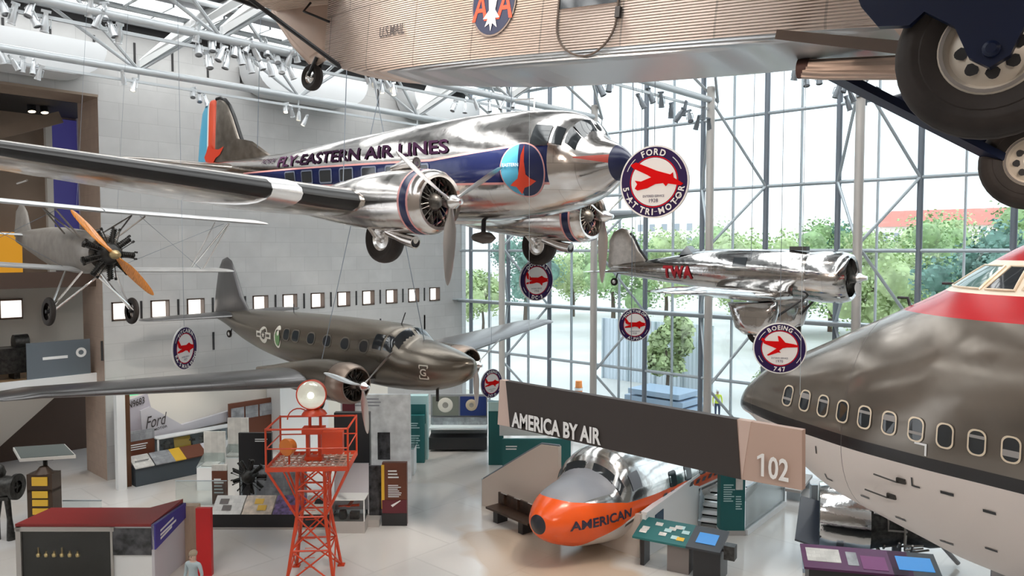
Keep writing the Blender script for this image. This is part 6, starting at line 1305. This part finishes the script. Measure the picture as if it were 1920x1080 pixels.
t, w, h = stand('tall_teal_panel', 'tall teal panel with pale print right of the stairs', 'panel', 1350, 1396, 1004, 888, teal, .4)
b = MB(); lines(b, -w*.38, w*.1, h*.55, h*.85, 8, -.01); lines(b, w*.12, w*.4, h*.42, h*.66, 6, -.01); b.build('print', teal_l, t, smooth=0); MB().box((w*.25, -.02, h*.88), (w*.28, .03, .5)).build('photo', printm, t, smooth=0); MB().box((0, .2, .08), (w+.04, .46, .16)).build('plinth', greyp, t, smooth=0)
a, c = atz(1398, 1003, 0), atz(1470, 948, 0); d = c-a
t = thing('glass_railing', 'clear glass railing on white curb right of the tall teal panel', 'railing', (a.x, a.y, 0), math.atan2(d.y, d.x))
MB().box((d.length/2, 0, .09), (d.length, .16, .18)).build('curb', white, t, smooth=0); MB().box((d.length/2, 0, .85), (d.length, .03, 1.4)).build('glass_panel', caseglass, t, smooth=0); MB().tube([(0, 0, 1.6), (d.length, 0, 1.6)], .03, 6).tube([(d.length, 0, 0), (d.length, 0, 1.6)], .03, 6).build('handrail', steel, t)
MB().tube([(0, .5, .6), (d.length, .5, 1.4)], .09, 8).build('ramp_rail', white, t)
# table of instruments
a, c = atz(1195, 1054, 0), atz(1357, 1088, 0); m_ = (a+c)/2; d = c-a; LL = d.length
t = thing('display_table', 'long dark display table with teal picture top and blue screen beside the access ramp', 'table', (m_.x, m_.y, 0), math.atan2(d.y, d.x))
zt = .95; tm = T3((0, .35, zt), -.0, 0, 0)
def slab(x0, x1, m, nm, lift=0, y0=-.45, y1=.6, par=None): 
    sl = .28
    return MB().add([(x0, y0, zt+lift), (x1, y0, zt+lift), (x1, y1, zt+lift+sl), (x0, y1, zt+lift+sl), (x0, y0, zt-.06), (x1, y0, zt-.06), (x1, y1, zt+sl-.06), (x0, y1, zt+sl-.06)], [(0, 1, 2, 3), (7, 6, 5, 4), (0, 4, 5, 1), (1, 5, 6, 2), (2, 6, 7, 3), (3, 7, 4, 0)]).build(nm, m, par or t, smooth=0)
slab(-LL/2, LL*.12, teal, 'teal_top'); slab(LL*.12, LL/2, mat('dark top', (.03, .032, .038), 0, .3), 'dark_top')
rnd = random.Random(5)
for i in range(11):
    x0 = -LL/2+.1+rnd.random()*LL*.5; y0 = -.35+rnd.random()*.65; b = MB(); z_ = zt+.012+(y0+.45)/1.05*.28
    b.add([(x0, y0, z_), (x0+.22, y0, z_), (x0+.22, y0+.16, z_+.045), (x0, y0+.16, z_+.045)], [(0, 1, 2, 3)]); b.build('picture_tile', [printm, teal_l, yellow][i % 3 if i % 3 < 2 or i % 2 else 0], t, smooth=0)
b = MB(); x0, x1 = LL*.2, LL*.42; b.add([(x0, -.2, zt+.08), (x1, -.2, zt+.08), (x1, .3, zt+.213), (x0, .3, zt+.213)], [(0, 1, 2, 3)]); b.build('screen', screen, t, smooth=0)
MB().box((LL*.0, .1, .45), (LL*.25, .5, .9)).build('grey_leg', mat('mid grey leg', (.22, .19, .18), 0, .5), t, smooth=0); MB().box((LL*.34, .1, .45), (LL*.3, .8, .9)).build('black_leg', black, t, smooth=0); MB().box((-LL*.42, .1, .45), (.12, .5, .9)).build('black_leg', black, t, smooth=0)
MB().box((LL/2+.2, -.1, .9), (.3, .3, .4)).box((LL/2+.05, -.1, .9), (.2, .06, .06)).build('side_handset', ironm, t, smooth=0)
# small bench in the far bright hall
p = atz(1497, 925, 0); t = thing('low_bench', 'low pale bench on the bright floor under the tan banner end', 'bench', (p.x, p.y, 0), .2); MB().box((0, 0, .42), (2.4, .6, .1)).build('seat', greyp, t, smooth=0)
for s in (-.9, .9): MB().box((s, 0, .18), (.1, .5, .37)).build('leg', steel, t, smooth=0)
# jet engine below the jumbo nose
p = atz(1600, 1050, 0); Zj = dep(p); je = atz(1628, 972, 1.5)
t = thing('jet_engine', 'large silver and black jet engine on a cradle under the jumbo jet nose', 'engine', (je.x, je.y, 0), RZ-.35)
R_ = .98; zc_ = 1.5
MB().lathe([(-1.3, R_*.86), (-1.35, R_*.95), (-1.1, R_), (-.2, R_*1.02), (.0, R_*1.0), (.02, R_*.8)], (0, 0, zc_), (1, 0, 0), 40).build('fan_cowl', chrome, t)
MB().lathe([(-1.3, R_*.86), (-1.0, R_*.84), (-1.0, 0)], (0, 0, zc_), (1, 0, 0), 32).build('fan_inlet', dark, t)
MB().lathe([(0, R_*.9), (.3, R_*.8), (.9, R_*.62), (1.6, R_*.66), (2.4, R_*.5), (2.9, R_*.3), (3.0, 0)], (0, 0, zc_), (1, 0, 0), 32).build('engine_core', ironm, t)
b = MB(); rnd = random.Random(3)
for i in range(26):
    a = rnd.uniform(0, 6.28); x_ = rnd.uniform(.05, 1.2); r0 = R_*rnd.uniform(.72, .9)
    b.tube([(x_, r0*math.cos(a+q*.25), zc_+r0*math.sin(a+q*.25)) if q < 4 else (x_+.5, r0*.85*math.cos(a+.8), zc_+r0*.85*math.sin(a+.8)) for q in range(5)], .03, 6)
b.build('pipework', mat('pipework', (.28, .26, .24), .8, .35), t)
for x_ in (-.8, 1.2): MB().box((x_, 0, .3), (.2, 2.0, .6)).build('cradle', steel_dark, t, smooth=0)
MB().box((0, 0, .06), (3.6, 2.0, .12)).build('plinth', mat('pale blue plinth', (.42, .52, .62), 0, .4), t, smooth=0)
t = thing('support_strut', 'grey steel prop with diagonal brace carrying the jumbo jet nose', 'support', (p.x, p.y, 0), RZ)
MB().tube([(1.0, -.6, 0), (1.0, -.6, 2.4)], .13, 12).tube([(1.0, -.6, 2.4), (1.0, -.6, 2.7)], .2, 12).build('post', mat('grey gear leg', (.33, .33, .34), .3, .4), t); MB().tube([(1.05, -.6, 2.1), (2.9, -.5, .1)], .07, 8).build('brace', mat('grey gear leg', (.33, .33, .34), .3, .4), t)
p = atz(1505, 1062, 0); t = thing('slanted_screen_stand', 'black slanted reading panel on a grey post beside the jet engine', 'stand', (p.x, p.y, 0), RZ)
MB().add([(-.35, -.3, .95), (.25, -.55, .8), (.75, .7, 1.75), (.25, .9, 1.85), (-.35, -.25, .88), (.25, -.5, .74), (.75, .75, 1.68), (.25, .95, 1.78)], [(0, 1, 2, 3), (7, 6, 5, 4), (0, 4, 5, 1), (1, 5, 6, 2), (2, 6, 7, 3), (3, 7, 4, 0)]).build('reading_panel', mat('dark reading panel', (.04, .05, .07), 0, .25), t, smooth=0)
MB().box((.65, .9, 1.1), (.2, .14, 2.2)).build('post', steel, t, smooth=0)
a, c = at(1508, 1066, 20.6), at(1715, 1098, 20.0); d = c-a; d.z = 0; LL = d.length
t = thing('purple_display_table', 'purple topped display table with paper labels and a blue screen', 'table', (a.x, a.y, 0), math.atan2(d.y, d.x))
zt = zz(1062, 20.6); sl = .3
def slab2(x0, x1, y0, y1, m, nm, lift): 
    f = lambda y: zt+lift+(y/.9)*sl
    MB().add([(x0, y0, f(y0)), (x1, y0, f(y0)), (x1, y1, f(y1)), (x0, y1, f(y1)), (x0, y0, f(y0)-.06), (x1, y0, f(y0)-.06), (x1, y1, f(y1)-.06), (x0, y1, f(y1)-.06)], [(0, 1, 2, 3), (7, 6, 5, 4), (0, 4, 5, 1), (1, 5, 6, 2), (2, 6, 7, 3), (3, 7, 4, 0)]).build(nm, m, t, smooth=0)
slab2(0, LL, 0, .9, purp, 'purple_top', 0); slab2(.12, LL*.36, .25, .75, printm, 'paper_label', .012); slab2(LL*.42, LL*.52, .2, .7, photo, 'photo_label', .012); slab2(LL*.55, LL*.78, .1, .6, mat('violet label', (.22, .05, .18), 0, .5), 'violet_label', .012)
slab2(LL*.82, LL*1.25, 0, .9, mat('dark top', (.03, .032, .038), 0, .3), 'dark_top', .0); slab2(LL*.88, LL*1.2, .2, .7, screen, 'screen', .012)
MB().box((LL*.6, .45, zt/2-.05), (LL*1.1, .7, zt-.05)).build('base', black, t, smooth=0)
# ================================================================== PEOPLE
def person(label, loc, rz, shirt, trousers, skin, hair, pose='stand', hat=None):
    t = thing('person', label, 'person', loc, rz)
    J = {'pel': (0, 0, .95), 'spi': (0, 0, 1.15), 'chest': (0, 0, 1.35), 'neck': (0, 0, 1.5), 'head': (0, .01, 1.60), 'top': (0, .01, 1.72)}
    for s, n in ((-1, 'l'), (1, 'r')):
        st = .16 if s > 0 else -.1
        J.update({'hip'+n: (s*.1, 0, .9), 'knee'+n: (s*.11, st*.5+.03, .5), 'ank'+n: (s*.12, st-.03, .09), 'toe'+n: (s*.13, st+.15, .04), 'sh'+n: (s*.19, 0, 1.42), 'el'+n: (s*.25, -.03, 1.15), 'wr'+n: (s*.25, .1, .92)})
        for k in range(4): J['f%d%s' % (k, n)] = (s*(.235+.012*(k-1.5)), .13+.022*k, .80+.008*k)
        J['th'+n] = (s*.21, .15, .87); J['pa'+n] = (s*.25, .125, .86)
    E = [('pel', 'spi'), ('spi', 'chest'), ('chest', 'neck'), ('neck', 'head'), ('head', 'top')]; rad = {'pel': .125, 'spi': .12, 'chest': .14, 'neck': .055, 'head': .092, 'top': .07}
    for n in 'lr':
        E += [('pel', 'hip'+n), ('hip'+n, 'knee'+n), ('knee'+n, 'ank'+n), ('ank'+n, 'toe'+n), ('chest', 'sh'+n), ('sh'+n, 'el'+n), ('el'+n, 'wr'+n), ('wr'+n, 'pa'+n), ('wr'+n, 'th'+n)]+[('pa'+n, 'f%d%s' % (k, n)) for k in range(4)]
        rad.update({'hip'+n: .085, 'knee'+n: .058, 'ank'+n: .04, 'toe'+n: .035, 'sh'+n: .06, 'el'+n: .042, 'wr'+n: .028, 'pa'+n: .034, 'th'+n: .01}); rad.update({'f%d%s' % (k, n): .009 for k in range(4)})
    ks = list(J); me = bpy.data.meshes.new('body'); me.from_pydata([J[k] for k in ks], [(ks.index(a), ks.index(b)) for a, b in E], [])
    o = bpy.data.objects.new('body', me); SC.collection.objects.link(o); o.parent = t
    md = o.modifiers.new('skin', 'SKIN'); sv = me.skin_vertices[0].data
    for i, k in enumerate(ks): sv[i].radius = (rad[k], rad[k]*(.72 if k in ('pel', 'spi', 'chest') else 1)); sv[i].use_root = (k == 'pel')
    o.modifiers.new('sub', 'SUBSURF').levels = 2; o.modifiers['sub'].render_levels = 2
    m = mat('person '+label[:18], skin, 0, .6, layers=[(lambda x, y, z, nz: (z < 1.47) & ((z > .98) | (x.abs() < .165)) & (x.abs() < .30) & (z > .93), shirt, 0, .8), (lambda x, y, z, nz: (z < .96) & (x.abs() < .2), trousers, 0, .8), (lambda x, y, z, nz: z < .09, (.03, .03, .03), 0, .5)])
    me.materials.append(m)
    for p_ in me.polygons: p_.use_smooth = True
    MB().ball((0, -.015, 1.675), .108, 14, 0, (.95, 1.05, .85)).build('hair', mat('hair '+label[:12], hair, 0, .6), t) if hat is None else MB().lathe([(1.66, .15), (1.665, .115), (1.74, .1), (1.79, .02)], (0, .01, 0), n=18, caps=True).build('hard_hat', hat, t)
    f = MB(); 
    for s in (-1, 1): f.ball((s*.033, .098, 1.62), .012, 8)
    f.build('eyes', black, t); MB().ball((0, .107, 1.585), .016, 8, 0, (.8, 1.2, 1.3)).build('nose', mat('nose '+label[:10], skin, 0, .6), t); MB().ball((0, .094, 1.545), .02, 8, 0, (1.3, .5, .35)).build('mouth', mat('lips', (.45, .16, .14), 0, .5), t)
    return t
p = atz(364, 1158, 0); person('person in pale blue grey top standing beside the bright red panel', (p.x, p.y, 0), RZ+PI*.9, (.42, .50, .53), (.05, .06, .09), (.62, .42, .33), (.35, .28, .2))
v = atx(1345, 765, 39.5); person('person in yellow green safety vest walking outside the glass wall', (39.5, v.y, -.15), 2.2, (.75, .85, .08), (.05, .06, .12), (.55, .36, .27), (.1, .08, .06), hat=white_m)
